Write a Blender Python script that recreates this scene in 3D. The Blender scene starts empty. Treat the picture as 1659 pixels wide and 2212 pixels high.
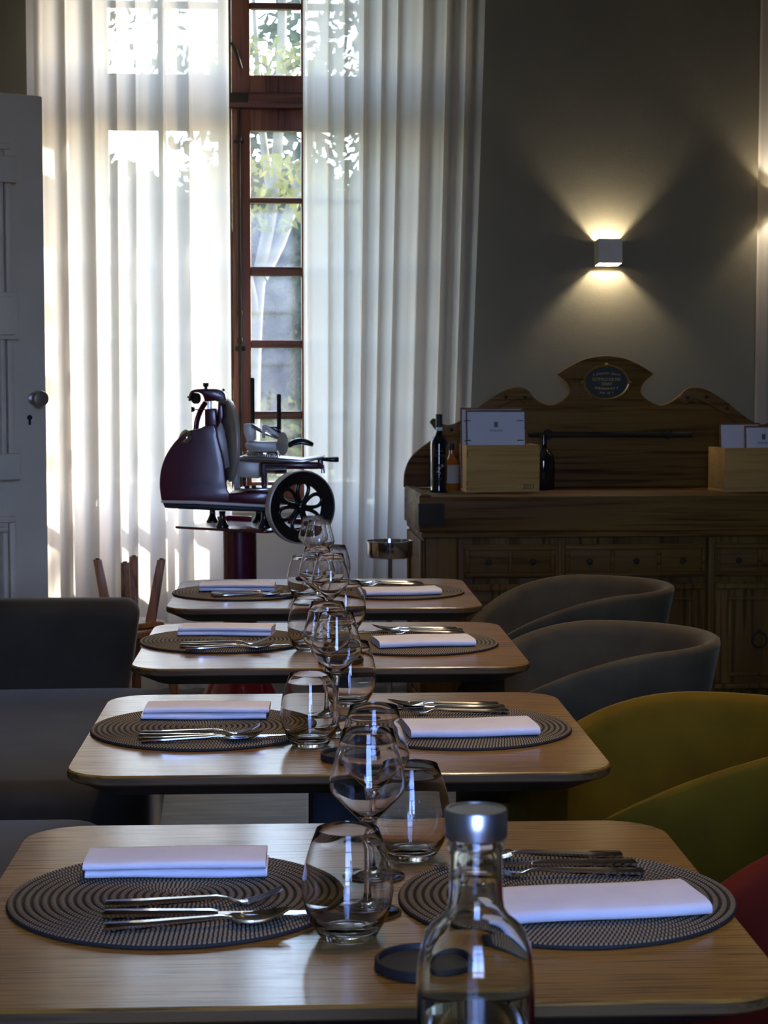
import bpy, bmesh, math, random
from mathutils import Vector, Matrix
random.seed(7)
sc = bpy.context.scene
R = math.radians
# ------------------------------------------------------------------ camera
cam_d = bpy.data.cameras.new('camera')
cam = bpy.data.objects.new('camera', cam_d)
sc.collection.objects.link(cam)
cam.location = (0, 0, 1.313)
cam.rotation_euler = (R(90 - 3.98), 0, 0)
cam_d.sensor_fit = 'VERTICAL'
cam_d.sensor_height = 36.0
cam_d.sensor_width = 36.0
cam_d.lens = 4000 / 2212 * 36.0
cam_d.clip_start = 0.05
cam_d.clip_end = 300
cam_d.dof.use_dof = True
cam_d.dof.focus_distance = 3.1
cam_d.dof.aperture_fstop = 20.0
sc.camera = cam
# ------------------------------------------------------------------ frames of reference
RM = R(4.5)                      # the room is turned a little against the camera
CA, SA = math.cos(RM), math.sin(RM)
def room(u, v, z=0.0):
    return Vector((u * CA - v * SA, u * SA + v * CA, z))
ROW = R(2.54)                    # the row of tables
# ------------------------------------------------------------------ sky, sun, exposure
SUN_AZ, SUN_EL = R(57), R(36)
sun_travel = Vector((-math.sin(SUN_AZ) * math.cos(SUN_EL), -math.cos(SUN_AZ) * math.cos(SUN_EL), -math.sin(SUN_EL)))
sun_travel = Matrix.Rotation(RM, 3, 'Z') @ sun_travel
world = bpy.data.worlds.new('sky')
sc.world = world
world.use_nodes = True
wn = world.node_tree
wn.nodes.clear()
w_out = wn.nodes.new('ShaderNodeOutputWorld')
w_bg = wn.nodes.new('ShaderNodeBackground')
w_sky = wn.nodes.new('ShaderNodeTexSky')
w_sky.sky_type = 'NISHITA'
w_sky.sun_disc = False
w_sky.sun_elevation = SUN_EL
d2s = -sun_travel
w_sky.sun_rotation = math.atan2(d2s.x, d2s.y)
w_sky.air_density = 1.0
w_sky.dust_density = 1.0
w_sky.ozone_density = 1.3
w_bg.inputs['Strength'].default_value = 3.2
w_tint = wn.nodes.new('ShaderNodeMix')
w_tint.data_type = 'RGBA'; w_tint.blend_type = 'MULTIPLY'; w_tint.inputs['Factor'].default_value = 1.0
w_tint.inputs['B'].default_value = (1.0, 0.94, 0.87, 1.0)      # warms the sky colour in place of a white balance shift
wn.links.new(w_sky.outputs['Color'], w_tint.inputs['A'])
wn.links.new(w_tint.outputs['Result'], w_bg.inputs['Color'])
wn.links.new(w_bg.outputs['Background'], w_out.inputs['Surface'])
sun_d = bpy.data.lights.new('sun', 'SUN')
sun_d.energy = 18.0
sun_d.angle = R(0.53)
sun_d.color = (1.0, 0.93, 0.82)
sun = bpy.data.objects.new('sun', sun_d)
sc.collection.objects.link(sun)
sun.rotation_euler = sun_travel.to_track_quat('-Z', 'Y').to_euler()
sun.location = (6, 20, 12)
def portal(name, u, v, z, w, h, facing):
    d = bpy.data.lights.new(name, 'AREA')
    d.shape = 'RECTANGLE'
    d.size, d.size_y = w, h
    d.cycles.is_portal = True
    o = bpy.data.objects.new(name, d)
    sc.collection.objects.link(o)
    o.location = room(u, v, z)
    o.rotation_euler = (R(90) * facing, 0, RM)
    return o
portal('daylight_front', -0.01, 8.33, 2.05, 1.3, 2.6, -1)
rear_d = bpy.data.lights.new('daylight_rear', 'AREA')          # blue north sky filling the window behind the camera
rear_d.shape = 'RECTANGLE'; rear_d.size, rear_d.size_y = .80, 2.1
rear_d.spread = R(60); rear_d.energy = 12.0; rear_d.color = (0.26, 0.40, 1.0)
rear = bpy.data.objects.new('daylight_rear', rear_d)
sc.collection.objects.link(rear)
rear.location = room(.09, -.87, 1.85); rear.rotation_euler = (R(74), 0, RM)      # skylight falls downwards through the window
vs = sc.view_settings
vs.view_transform = 'Standard'
vs.look = 'None'
vs.exposure = 0.0
vs.gamma = 1.0
vs.use_curve_mapping = False
cy = sc.cycles
cy.use_denoising = True
cy.max_bounces = 28
cy.diffuse_bounces = 5
cy.glossy_bounces = 5
cy.transmission_bounces = 28
cy.transparent_max_bounces = 16
cy.caustics_reflective = False
cy.caustics_refractive = False
cy.sample_clamp_indirect = 4.0
cy.blur_glossy = 0.5

# ------------------------------------------------------------------ materials
def new_mat(name):
    m = bpy.data.materials.new(name)
    m.use_nodes = True
    nt = m.node_tree
    b = nt.nodes['Principled BSDF']
    return m, nt, b
def setc(sock, c):
    sock.default_value = (c[0], c[1], c[2], 1.0)
def plain(name, col, rough=0.5, metal=0.0, spec=0.5, var=0.0, vscale=8.0, bump=0.0, bscale=60.0, sheen=0.0, sheencol=None, coat=0.0, stretch=None):
    m, nt, b = new_mat(name)
    N, L = nt.nodes, nt.links
    setc(b.inputs['Base Color'], col)
    b.inputs['Roughness'].default_value = rough
    b.inputs['Metallic'].default_value = metal
    b.inputs['Specular IOR Level'].default_value = spec
    if sheen:
        b.inputs['Sheen Weight'].default_value = sheen
        b.inputs['Sheen Roughness'].default_value = 0.35
        setc(b.inputs['Sheen Tint'], sheencol or col)
    if coat:
        b.inputs['Coat Weight'].default_value = coat
        b.inputs['Coat Roughness'].default_value = 0.08
    if var or bump:
        tc = N.new('ShaderNodeTexCoord')
        mp = N.new('ShaderNodeMapping')
        if stretch: mp.inputs['Scale'].default_value = stretch
        L.new(tc.outputs['Object'], mp.inputs['Vector'])
    if var:
        n = N.new('ShaderNodeTexNoise'); n.inputs['Scale'].default_value = vscale; n.inputs['Detail'].default_value = 4
        L.new(mp.outputs['Vector'], n.inputs['Vector'])
        r = N.new('ShaderNodeValToRGB')
        r.color_ramp.elements[0].position = 0.3; r.color_ramp.elements[1].position = 0.7
        r.color_ramp.elements[0].color = tuple(max(0, c * (1 - var)) for c in col) + (1,)
        r.color_ramp.elements[1].color = tuple(min(1, c * (1 + var)) for c in col) + (1,)
        L.new(n.outputs['Fac'], r.inputs['Fac']); L.new(r.outputs['Color'], b.inputs['Base Color'])
    if bump:
        n = N.new('ShaderNodeTexNoise'); n.inputs['Scale'].default_value = bscale; n.inputs['Detail'].default_value = 3
        L.new(mp.outputs['Vector'], n.inputs['Vector'])
        bp = N.new('ShaderNodeBump'); bp.inputs['Strength'].default_value = bump; bp.inputs['Distance'].default_value = 0.002
        L.new(n.outputs['Fac'], bp.inputs['Height']); L.new(bp.outputs['Normal'], b.inputs['Normal'])
    return m
def wood(name, dark, light, axis='X', rough=0.4, coarse=6.0, fine=60.0, bump=0.15, pore=0.42, spec=0.5):
    m, nt, b = new_mat(name)
    N, L = nt.nodes, nt.links
    tc = N.new('ShaderNodeTexCoord')
    def mapped(s_along, s_across):
        mp = N.new('ShaderNodeMapping')
        mp.inputs['Scale'].default_value = tuple(s_along if a == axis else s_across for a in 'XYZ')
        L.new(tc.outputs['Object'], mp.inputs['Vector'])
        return mp
    m1 = mapped(coarse * 0.09, coarse)
    n1 = N.new('ShaderNodeTexNoise'); n1.inputs['Scale'].default_value = 1.0; n1.inputs['Detail'].default_value = 5; n1.inputs['Distortion'].default_value = 0.6
    L.new(m1.outputs['Vector'], n1.inputs['Vector'])
    m2 = mapped(fine * 0.035, fine)
    n2 = N.new('ShaderNodeTexNoise'); n2.inputs['Scale'].default_value = 1.0; n2.inputs['Detail'].default_value = 4
    L.new(m2.outputs['Vector'], n2.inputs['Vector'])
    r1 = N.new('ShaderNodeValToRGB')
    r1.color_ramp.elements[0].position = 0.32; r1.color_ramp.elements[1].position = 0.68
    r1.color_ramp.elements[0].color = dark + (1,); r1.color_ramp.elements[1].color = light + (1,)
    L.new(n1.outputs['Fac'], r1.inputs['Fac'])
    r2 = N.new('ShaderNodeValToRGB')
    r2.color_ramp.elements[0].position = 0.34; r2.color_ramp.elements[1].position = 0.5
    r2.color_ramp.elements[0].color = (pore, pore * .95, pore * .9, 1); r2.color_ramp.elements[1].color = (1, 1, 1, 1)
    L.new(n2.outputs['Fac'], r2.inputs['Fac'])
    mx = N.new('ShaderNodeMix'); mx.data_type = 'RGBA'; mx.blend_type = 'MULTIPLY'; mx.inputs['Factor'].default_value = 1.0
    L.new(r1.outputs['Color'], mx.inputs['A']); L.new(r2.outputs['Color'], mx.inputs['B'])
    L.new(mx.outputs['Result'], b.inputs['Base Color'])
    rr = N.new('ShaderNodeMapRange')
    rr.inputs['From Min'].default_value = 0.3; rr.inputs['From Max'].default_value = 0.6
    rr.inputs['To Min'].default_value = min(1, rough + 0.25); rr.inputs['To Max'].default_value = rough
    L.new(n2.outputs['Fac'], rr.inputs['Value']); L.new(rr.outputs['Result'], b.inputs['Roughness'])
    b.inputs['Specular IOR Level'].default_value = spec
    bp = N.new('ShaderNodeBump'); bp.inputs['Strength'].default_value = bump; bp.inputs['Distance'].default_value = 0.0015
    L.new(n2.outputs['Fac'], bp.inputs['Height']); L.new(bp.outputs['Normal'], b.inputs['Normal'])
    return m
def glass(name, col=(1, 1, 1), ior=1.45, rough=0.0):
    m, nt, b = new_mat(name)
    setc(b.inputs['Base Color'], col)
    b.inputs['Transmission Weight'].default_value = 1.0
    b.inputs['Roughness'].default_value = rough
    b.inputs['IOR'].default_value = ior
    return m
M = {}
M['oak'] = wood('oak_veneer', (0.24, 0.113, 0.016), (0.34, 0.172, 0.026), 'X', 0.34, 13.0, 260.0, 0.13, pore=0.30, spec=0.35)
for n_ in M['oak'].node_tree.nodes:
    if n_.type == 'BSDF_PRINCIPLED':
        n_.inputs['Coat Weight'].default_value = 0.7; n_.inputs['Coat Roughness'].default_value = 0.16
        M['oak'].node_tree.links.new(next(q for q in M['oak'].node_tree.nodes if q.type == 'BUMP').outputs['Normal'], n_.inputs['Coat Normal'])
M['oakedge'] = wood('oak_edge_darker', (0.085, 0.042, 0.010), (0.14, 0.072, 0.018), 'X', 0.45, 9.0, 120.0, 0.2, spec=0.3)  # tabletop edge, a darker oak than the upper face
M['black'] = plain('black_lacquer', (0.012, 0.012, 0.012), 0.5, var=0.2)
M['blackmetal'] = plain('black_enamel', (0.010, 0.010, 0.011), 0.25, var=0.2, coat=0.3)
M['rubber'] = plain('black_rubber', (0.014, 0.014, 0.015), 0.6, var=0.2)
M['chrome'] = plain('polished_steel', (0.74, 0.73, 0.72), 0.10, 1.0, var=0.04)
M['steel'] = plain('brushed_steel', (0.62, 0.62, 0.61), 0.27, 1.0, var=0.06, stretch=(1, 30, 1))
M['cutlery'] = plain('cutlery_steel', (0.72, 0.71, 0.70), 0.13, 1.0, var=0.05)
M['alu'] = plain('brushed_aluminium', (0.66, 0.67, 0.70), 0.3, 1.0, var=0.05)
M['iron'] = plain('dull_iron', (0.036, 0.031, 0.018), 0.7, 0.1, spec=0.25, var=0.25)
M['satin'] = plain('satin_metal', (0.60, 0.56, 0.47), 0.40, 0.25, var=0.05)
M['burgundy'] = plain('burgundy_enamel', (0.085, 0.004, 0.016), 0.3, var=0.1, coat=0.4)
M['crimson'] = plain('crimson_enamel', (0.22, 0.006, 0.03), 0.2, var=0.1, coat=0.8)
M['cream'] = plain('cream_enamel', (0.72, 0.68, 0.60), 0.35, var=0.05)
M['gold'] = plain('gilt', (0.55, 0.36, 0.10), 0.35, 0.9, var=0.2)
M['greyvelvet'] = plain('grey_velvet', (0.074, 0.057, 0.029), 0.85, spec=0.15, var=0.18, vscale=14, bump=0.1, bscale=400, sheen=0.22, sheencol=(0.6, 0.48, 0.28))
M['benchvelvet'] = plain('charcoal_velvet', (0.046, 0.038, 0.025), 0.85, spec=0.15, var=0.2, vscale=7, bump=0.1, bscale=400, sheen=0.5, sheencol=(0.55, 0.48, 0.36))
M['mustard'] = plain('mustard_velvet', (0.120, 0.066, 0.001), 0.85, spec=0.15, var=0.15, vscale=14, bump=0.1, bscale=400, sheen=0.35, sheencol=(0.75, 0.52, 0.04))
M['redvelvet'] = plain('rust_red_velvet', (0.10, 0.009, 0.002), 0.85, spec=0.15, var=0.15, vscale=14, bump=0.1, bscale=400, sheen=0.25, sheencol=(0.9, 0.12, 0.03))
M['linen'] = plain('white_linen', (0.80, 0.78, 0.80), 0.9, spec=0.2, var=0.05, vscale=20, bump=0.25, bscale=900)
M['paper'] = plain('white_paper', (0.72, 0.71, 0.70), 0.8, spec=0.2, var=0.03)
M['ink'] = plain('grey_ink', (0.16, 0.16, 0.15), 0.8, var=0.1)
M['darkink'] = plain('dark_ink', (0.03, 0.028, 0.02), 0.8, var=0.1)
M['board'] = wood('menu_board_wood', (0.17, 0.075, 0.03), (0.28, 0.14, 0.06), 'X', 0.5, 10, 90, 0.1)
M['walnut'] = wood('sideboard_wood', (0.095, 0.039, 0.005), (0.205, 0.105, 0.015), 'X', 0.55, 5.0, 55.0, 0.2, spec=0.2)
M['walnutv'] = wood('sideboard_wood_upright', (0.095, 0.039, 0.005), (0.205, 0.105, 0.015), 'Z', 0.55, 5.0, 55.0, 0.2, spec=0.2)
M['walnutlit'] = wood('lit_scroll_wood', (0.14, 0.062, 0.010), (0.28, 0.15, 0.026), 'X', 0.5, 7.0, 60.0, 0.2, spec=0.25)  # sideboard wood again, painted lighter for the light falling on the scrolls
M['pine'] = wood('pine_box_wood', (0.52, 0.29, 0.075), (0.62, 0.38, 0.115), 'X', 0.6, 7.0, 70.0, 0.1, pore=0.85, spec=0.2)
M['mahogany'] = wood('window_wood', (0.11, 0.030, 0.012), (0.26, 0.085, 0.034), 'Z', 0.42, 8.0, 60.0, 0.2)
M['mahoganyh'] = wood('window_wood_rail', (0.085, 0.026, 0.012), (0.20, 0.070, 0.030), 'X', 0.42, 8.0, 60.0, 0.2)
M['beech'] = wood('orange_beech', (0.36, 0.13, 0.035), (0.52, 0.22, 0.07), 'Z', 0.4, 10.0, 80.0, 0.1)
M['wallpaint'] = plain('olive_grey_paint', (0.270, 0.240, 0.160), 0.85, spec=0.2, var=0.05, vscale=3, bump=0.3, bscale=180)
M['whitepaint'] = plain('white_wall_paint', (0.72, 0.70, 0.67), 0.8, spec=0.2, var=0.04, vscale=3, bump=0.15, bscale=120)
M['doorpaint'] = plain('grey_door_paint', (0.80, 0.70, 0.50), 0.5, var=0.06, vscale=5, bump=0.15, bscale=80)
M['ceilpaint'] = plain('ceiling_paint', (0.45, 0.43, 0.39), 0.9, spec=0.1, var=0.04)
M['floor'] = plain('grey_floor', (0.115, 0.11, 0.10), 0.55, var=0.35, vscale=5, bump=0.12, bscale=30, stretch=(1.0, 5.0, 1.0))
M['crystal'] = glass('crystal_glass', (1.0, 1.0, 1.0), 1.46)
M['bottleglass'] = glass('clear_bottle_glass', (0.93, 0.96, 0.93), 1.48)
M['water'] = glass('still_water', (0.95, 0.97, 0.96), 1.33)
M['darkglass'] = plain('dark_bottle_glass', (0.006, 0.008, 0.010), 0.06, var=0.1, coat=0.5)
M['amber'] = plain('amber_drink', (0.35, 0.09, 0.012), 0.1, var=0.15, coat=0.5)
M['label'] = plain('cream_label', (0.42, 0.38, 0.28), 0.7, var=0.06)
M['sconcewhite'] = plain('white_lamp_enamel', (0.80, 0.75, 0.62), 0.5, var=0.03)
M['bark'] = plain('plane_tree_bark', (0.085, 0.078, 0.065), 0.9, var=0.45, vscale=3, bump=0.5, bscale=10)
def leafmat(name, a, b_):
    m, nt, b = new_mat(name)
    N, L = nt.nodes, nt.links
    nt.nodes.remove(b)
    tc = N.new('ShaderNodeTexCoord')
    n = N.new('ShaderNodeTexNoise'); n.inputs['Scale'].default_value = 1.3
    L.new(tc.outputs['Object'], n.inputs['Vector'])
    r = N.new('ShaderNodeValToRGB'); r.color_ramp.elements[0].position = 0.35; r.color_ramp.elements[1].position = 0.65
    r.color_ramp.elements[0].color = a + (1,); r.color_ramp.elements[1].color = b_ + (1,)
    L.new(n.outputs['Fac'], r.inputs['Fac'])
    d = N.new('ShaderNodeBsdfDiffuse'); t = N.new('ShaderNodeBsdfTranslucent'); mx = N.new('ShaderNodeMixShader')
    mx.inputs['Fac'].default_value = 0.45
    L.new(r.outputs['Color'], d.inputs['Color']); L.new(r.outputs['Color'], t.inputs['Color'])
    L.new(d.outputs['BSDF'], mx.inputs[1]); L.new(t.outputs['BSDF'], mx.inputs[2])
    L.new(mx.outputs['Shader'], N['Material Output'].inputs['Surface'])
    return m
M['leafyellow'] = leafmat('yellow_green_leaves', (0.050, 0.070, 0.022), (0.15, 0.145, 0.040))
M['leafdark'] = leafmat('blue_green_leaves', (0.010, 0.020, 0.014), (0.030, 0.046, 0.028))
M['lawn'] = plain('lawn_green', (0.06, 0.085, 0.025), 0.95, var=0.4, vscale=1.2)
# sheer curtain
def sheer():
    m, nt, b = new_mat('sheer_curtain_cloth')
    N, L = nt.nodes, nt.links
    nt.nodes.remove(b)
    tc = N.new('ShaderNodeTexCoord')
    mp = N.new('ShaderNodeMapping'); mp.inputs['Scale'].default_value = (900, 900, 900)
    L.new(tc.outputs['Object'], mp.inputs['Vector'])
    n = N.new('ShaderNodeTexNoise'); n.inputs['Scale'].default_value = 0.01; n.inputs['Detail'].default_value = 2
    L.new(tc.outputs['Object'], n.inputs['Vector'])
    r = N.new('ShaderNodeValToRGB')
    r.color_ramp.elements[0].color = (0.80, 0.75, 0.67, 1); r.color_ramp.elements[1].color = (0.84, 0.79, 0.72, 1)
    L.new(n.outputs['Fac'], r.inputs['Fac'])
    d = N.new('ShaderNodeBsdfDiffuse'); t = N.new('ShaderNodeBsdfTranslucent'); tr = N.new('ShaderNodeBsdfTransparent')
    L.new(r.outputs['Color'], d.inputs['Color']); L.new(r.outputs['Color'], t.inputs['Color'])
    a = N.new('ShaderNodeMixShader'); a.inputs['Fac'].default_value = 0.68
    L.new(d.outputs['BSDF'], a.inputs[1]); L.new(t.outputs['BSDF'], a.inputs[2])
    lw = N.new('ShaderNodeLayerWeight'); lw.inputs['Blend'].default_value = 0.35
    mr = N.new('ShaderNodeMapRange'); mr.inputs['To Min'].default_value = 0.20; mr.inputs['To Max'].default_value = 0.0
    L.new(lw.outputs['Facing'], mr.inputs['Value'])
    s = N.new('ShaderNodeMixShader')
    L.new(mr.outputs['Result'], s.inputs['Fac'])
    L.new(a.outputs['Shader'], s.inputs[1]); L.new(tr.outputs['BSDF'], s.inputs[2])
    L.new(s.outputs['Shader'], N['Material Output'].inputs['Surface'])
    return m
M['sheer'] = sheer()
def paneglass(name='old_window_glass', tint=(1, 1, 1)):
    m, nt, b = new_mat(name)
    N, L = nt.nodes, nt.links
    nt.nodes.remove(b)
    tr = N.new('ShaderNodeBsdfTransparent'); gl = N.new('ShaderNodeBsdfGlossy'); tl = N.new('ShaderNodeBsdfTranslucent')
    gl.inputs['Roughness'].default_value = 0.03
    setc(tr.inputs['Color'], tint)
    setc(tl.inputs['Color'], (0.85, 0.88, 0.9))
    n = N.new('ShaderNodeTexNoise'); n.inputs['Scale'].default_value = 9; n.inputs['Detail'].default_value = 6
    tc = N.new('ShaderNodeTexCoord'); L.new(tc.outputs['Object'], n.inputs['Vector'])
    mr = N.new('ShaderNodeMapRange'); mr.inputs['From Min'].default_value = 0.3; mr.inputs['From Max'].default_value = 0.7
    mr.inputs['To Min'].default_value = 0.010; mr.inputs['To Max'].default_value = 0.030
    L.new(n.outputs['Fac'], mr.inputs['Value'])
    a = N.new('ShaderNodeMixShader'); L.new(mr.outputs['Result'], a.inputs['Fac'])
    L.new(tr.outputs['BSDF'], a.inputs[1]); L.new(tl.outputs['BSDF'], a.inputs[2])
    lw = N.new('ShaderNodeLayerWeight'); lw.inputs['Blend'].default_value = 0.5
    pw = N.new('ShaderNodeMath'); pw.operation = 'POWER'; pw.inputs[1].default_value = 5.0
    L.new(lw.outputs['Facing'], pw.inputs[0])
    ad = N.new('ShaderNodeMath'); ad.operation = 'MULTIPLY_ADD'; ad.inputs[1].default_value = 0.9; ad.inputs[2].default_value = 0.008
    L.new(pw.outputs[0], ad.inputs[0])
    s = N.new('ShaderNodeMixShader'); L.new(ad.outputs[0], s.inputs['Fac'])
    L.new(a.outputs['Shader'], s.inputs[1]); L.new(gl.outputs['BSDF'], s.inputs[2])
    L.new(s.outputs['Shader'], N['Material Output'].inputs['Surface'])
    return m
M['pane'] = paneglass()
M['bluepane'] = paneglass('daylight_tint_glass', (0.78, 0.84, 1.0))  # tint added to turn the daylight through the rear window bluer
# coiled rope mat: thread pattern follows the coil
MAT_R, COIL = 0.1841, 0.0092
def ropemat():
    m, nt, b = new_mat('coiled_rope')
    N, L = nt.nodes, nt.links
    tc = N.new('ShaderNodeTexCoord'); sp = N.new('ShaderNodeSeparateXYZ')
    L.new(tc.outputs['Object'], sp.inputs['Vector'])
    def mth(op, a, b_=None):
        n = N.new('ShaderNodeMath'); n.operation = op
        for i, x in enumerate((a, b_)):
            if x is None: continue
            if isinstance(x, (int, float)): n.inputs[i].default_value = x
            else: L.new(x, n.inputs[i])
        return n.outputs[0]
    x, y = sp.outputs['X'], sp.outputs['Y']
    r = mth('SQRT', mth('ADD', mth('MULTIPLY', x, x), mth('MULTIPLY', y, y)))
    k = mth('FLOOR', mth('DIVIDE', r, COIL))
    f = mth('FRACT', mth('DIVIDE', r, COIL))
    ang = mth('ARCTAN2', y, x)
    turns = mth('ROUND', mth('MULTIPLY', mth('ADD', k, 0.5), 2 * math.pi * COIL / 0.0050))
    ph = mth('FRACT', mth('ADD', mth('MULTIPLY', mth('DIVIDE', ang, 2 * math.pi), turns), mth('MULTIPLY', f, 0.8)))
    on = mth('LESS_THAN', ph, 0.55)
    edge = mth('LESS_THAN', mth('ABSOLUTE', mth('SUBTRACT', f, 0.5)), 0.30)
    fac = mth('MULTIPLY', on, edge)
    mx = N.new('ShaderNodeMix'); mx.data_type = 'RGBA'
    L.new(fac, mx.inputs['Factor'])
    setc(mx.inputs['A'], (0.022, 0.020, 0.017)); setc(mx.inputs['B'], (0.27, 0.205, 0.115))
    L.new(mx.outputs['Result'], b.inputs['Base Color'])
    b.inputs['Roughness'].default_value = 0.75
    b.inputs['Specular IOR Level'].default_value = 0.25
    bp = N.new('ShaderNodeBump'); bp.inputs['Strength'].default_value = 0.6; bp.inputs['Distance'].default_value = 0.001
    L.new(ph, bp.inputs['Height']); L.new(bp.outputs['Normal'], b.inputs['Normal'])
    return m
M['rope'] = ropemat()
def emitter(name, col, strength):
    m, nt, b = new_mat(name)
    setc(b.inputs['Base Color'], (0.8, 0.8, 0.8))
    setc(b.inputs['Emission Color'], col)
    b.inputs['Emission Strength'].default_value = strength
    return m

# ------------------------------------------------------------------ mesh helpers
class MB:
    def __init__(self):
        self.v, self.f = [], []
    def add(self, vs_, fs_):
        o = len(self.v)
        self.v += [tuple(p) for p in vs_]
        self.f += [tuple(i + o for i in f) for f in fs_]
        return self
    def box(self, x0, x1, y0, y1, z0, z1):
        return self.add([(x0, y0, z0), (x1, y0, z0), (x1, y1, z0), (x0, y1, z0), (x0, y0, z1), (x1, y0, z1), (x1, y1, z1), (x0, y1, z1)],
                        [(3, 2, 1, 0), (4, 5, 6, 7), (0, 1, 5, 4), (1, 2, 6, 5), (2, 3, 7, 6), (3, 0, 4, 7)])
    def lathe(self, prof, n=32, c=(0, 0, 0), rot=None):
        vs_, fs_, rings = [], [], []
        for r, z in prof:
            if r < 1e-6:
                rings.append([len(vs_)]); vs_.append(Vector((0, 0, z)))
            else:
                rings.append(list(range(len(vs_), len(vs_) + n)))
                for i in range(n):
                    a = 2 * math.pi * i / n
                    vs_.append(Vector((r * math.cos(a), r * math.sin(a), z)))
        for a, b in zip(rings[:-1], rings[1:]):
            if len(a) == 1 and len(b) == 1: continue
            for i in range(n):
                j = (i + 1) % n
                if len(a) == 1: fs_.append((a[0], b[i], b[j]))
                elif len(b) == 1: fs_.append((a[i], a[j], b[0]))
                else: fs_.append((a[i], a[j], b[j], b[i]))
        if rot is not None: vs_ = [rot @ p for p in vs_]
        c = Vector(c)
        return self.add([p + c for p in vs_], fs_)
    def cyl(self, p0, p1, r0, r1=None, n=16):
        return self.tube([p0, p1], [r0, r0 if r1 is None else r1], n)
    def tube(self, pts, rad, n=10, closed=False, flat=1.0):
        pts = [Vector(p) for p in pts]
        if isinstance(rad, (int, float)): rad = [rad] * len(pts)
        vs_, fs_ = [], []
        m = len(pts)
        t0 = (pts[1] - pts[0]).normalized()
        nrm = t0.orthogonal().normalized()
        for i, p in enumerate(pts):
            if closed: t = (pts[(i + 1) % m] - pts[i - 1]).normalized()
            else: t = (pts[min(i + 1, m - 1)] - pts[max(i - 1, 0)]).normalized()
            nrm = (nrm - t * nrm.dot(t)).normalized()
            bn = t.cross(nrm)
            for k in range(n):
                a = 2 * math.pi * k / n
                vs_.append(p + (nrm * math.cos(a) + bn * math.sin(a) * flat) * rad[i])
        for i in range(m if closed else m - 1):
            j = (i + 1) % m
            for k in range(n):
                l = (k + 1) % n
                fs_.append((i * n + k, i * n + l, j * n + l, j * n + k))
        if not closed:
            fs_.append(tuple(range(n - 1, -1, -1))); fs_.append(tuple((m - 1) * n + k for k in range(n)))
        return self.add(vs_, fs_)
    def prism(self, poly, h0, h1, plane='xz'):
        def P(a, b, h):
            return {'xz': (a, h, b), 'xy': (a, b, h), 'yz': (h, a, b)}[plane]
        n = len(poly)
        vs_ = [P(a, b, h0) for a, b in poly] + [P(a, b, h1) for a, b in poly]
        fs_ = [tuple(range(n)), tuple(range(2 * n - 1, n - 1, -1))] + [(i, (i + 1) % n, n + (i + 1) % n, n + i) for i in range(n)]
        return self.add(vs_, fs_)
    def sections(self, rings):
        """closed outlines of equal length, joined and capped"""
        n = len(rings[0]); vs_ = [p for r in rings for p in r]; fs_ = []
        for i in range(len(rings) - 1):
            for k in range(n):
                l = (k + 1) % n
                fs_.append((i * n + k, i * n + l, (i + 1) * n + l, (i + 1) * n + k))
        fs_.append(tuple(range(n - 1, -1, -1))); fs_.append(tuple((len(rings) - 1) * n + k for k in range(n)))
        return self.add(vs_, fs_)
    def grid(self, fn, nu, nv, close_u=False):
        vs_ = [fn(i, j) for j in range(nv) for i in range(nu)]
        fs_ = []
        for j in range(nv - 1):
            for i in range(nu if close_u else nu - 1):
                k = (i + 1) % nu
                fs_.append((j * nu + i, j * nu + k, (j + 1) * nu + k, (j + 1) * nu + i))
        return self.add(vs_, fs_)
    def xform(self, mat):
        self.v = [tuple(mat @ Vector(p)) for p in self.v]
        return self
    def mesh(self, name, bevel=0.0, seg=2, smooth=35, fixn=True):
        me = bpy.data.meshes.new(name)
        me.from_pydata(self.v, [], self.f)
        bm = bmesh.new(); bm.from_mesh(me)
        if fixn: bmesh.ops.recalc_face_normals(bm, faces=bm.faces)
        if bevel:
            es = [e for e in bm.edges if len(e.link_faces) == 2 and e.calc_face_angle(0) > R(25)]
            bmesh.ops.bevel(bm, geom=es, offset=bevel, segments=seg, profile=0.5, affect='EDGES', clamp_overlap=True)
        bm.to_mesh(me); bm.free()
        if smooth is not None:
            me.shade_smooth(); me.set_sharp_from_angle(angle=R(smooth))
        return me
    def build(self, name, m, parent=None, bevel=0.0, seg=2, smooth=35, fixn=True):
        return link(name, self.mesh(name, bevel, seg, smooth, fixn), m, parent)
def link(name, me, m, parent=None):
    o = bpy.data.objects.new(name, me)
    sc.collection.objects.link(o)
    if m is not None:
        me.materials.clear(); me.materials.append(M[m] if isinstance(m, str) else m)
    if parent is not None: o.parent = parent
    return o
def tag(o, label=None, cat=None, group=None, kind=None):
    if label: o['label'] = label
    if cat: o['category'] = cat
    if group: o['group'] = group
    if kind: o['kind'] = kind
    return o
def empty(name, loc, rz=0.0, label=None, cat=None, group=None, kind=None):
    o = bpy.data.objects.new(name, None)
    o.empty_display_size = 0.05
    sc.collection.objects.link(o)
    o.location = loc
    o.rotation_euler = (0, 0, rz)
    return tag(o, label, cat, group, kind)
def copy_tree(o, loc=None, rz=None, parent=None, label=None):
    c = o.copy(); sc.collection.objects.link(c)
    if parent is not None: c.parent = parent
    for ch in list(o.children): copy_tree(ch, parent=c)
    if loc is not None: c.location = loc
    if rz is not None: c.rotation_euler = (0, 0, rz)
    if label: c['label'] = label
    return c
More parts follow.
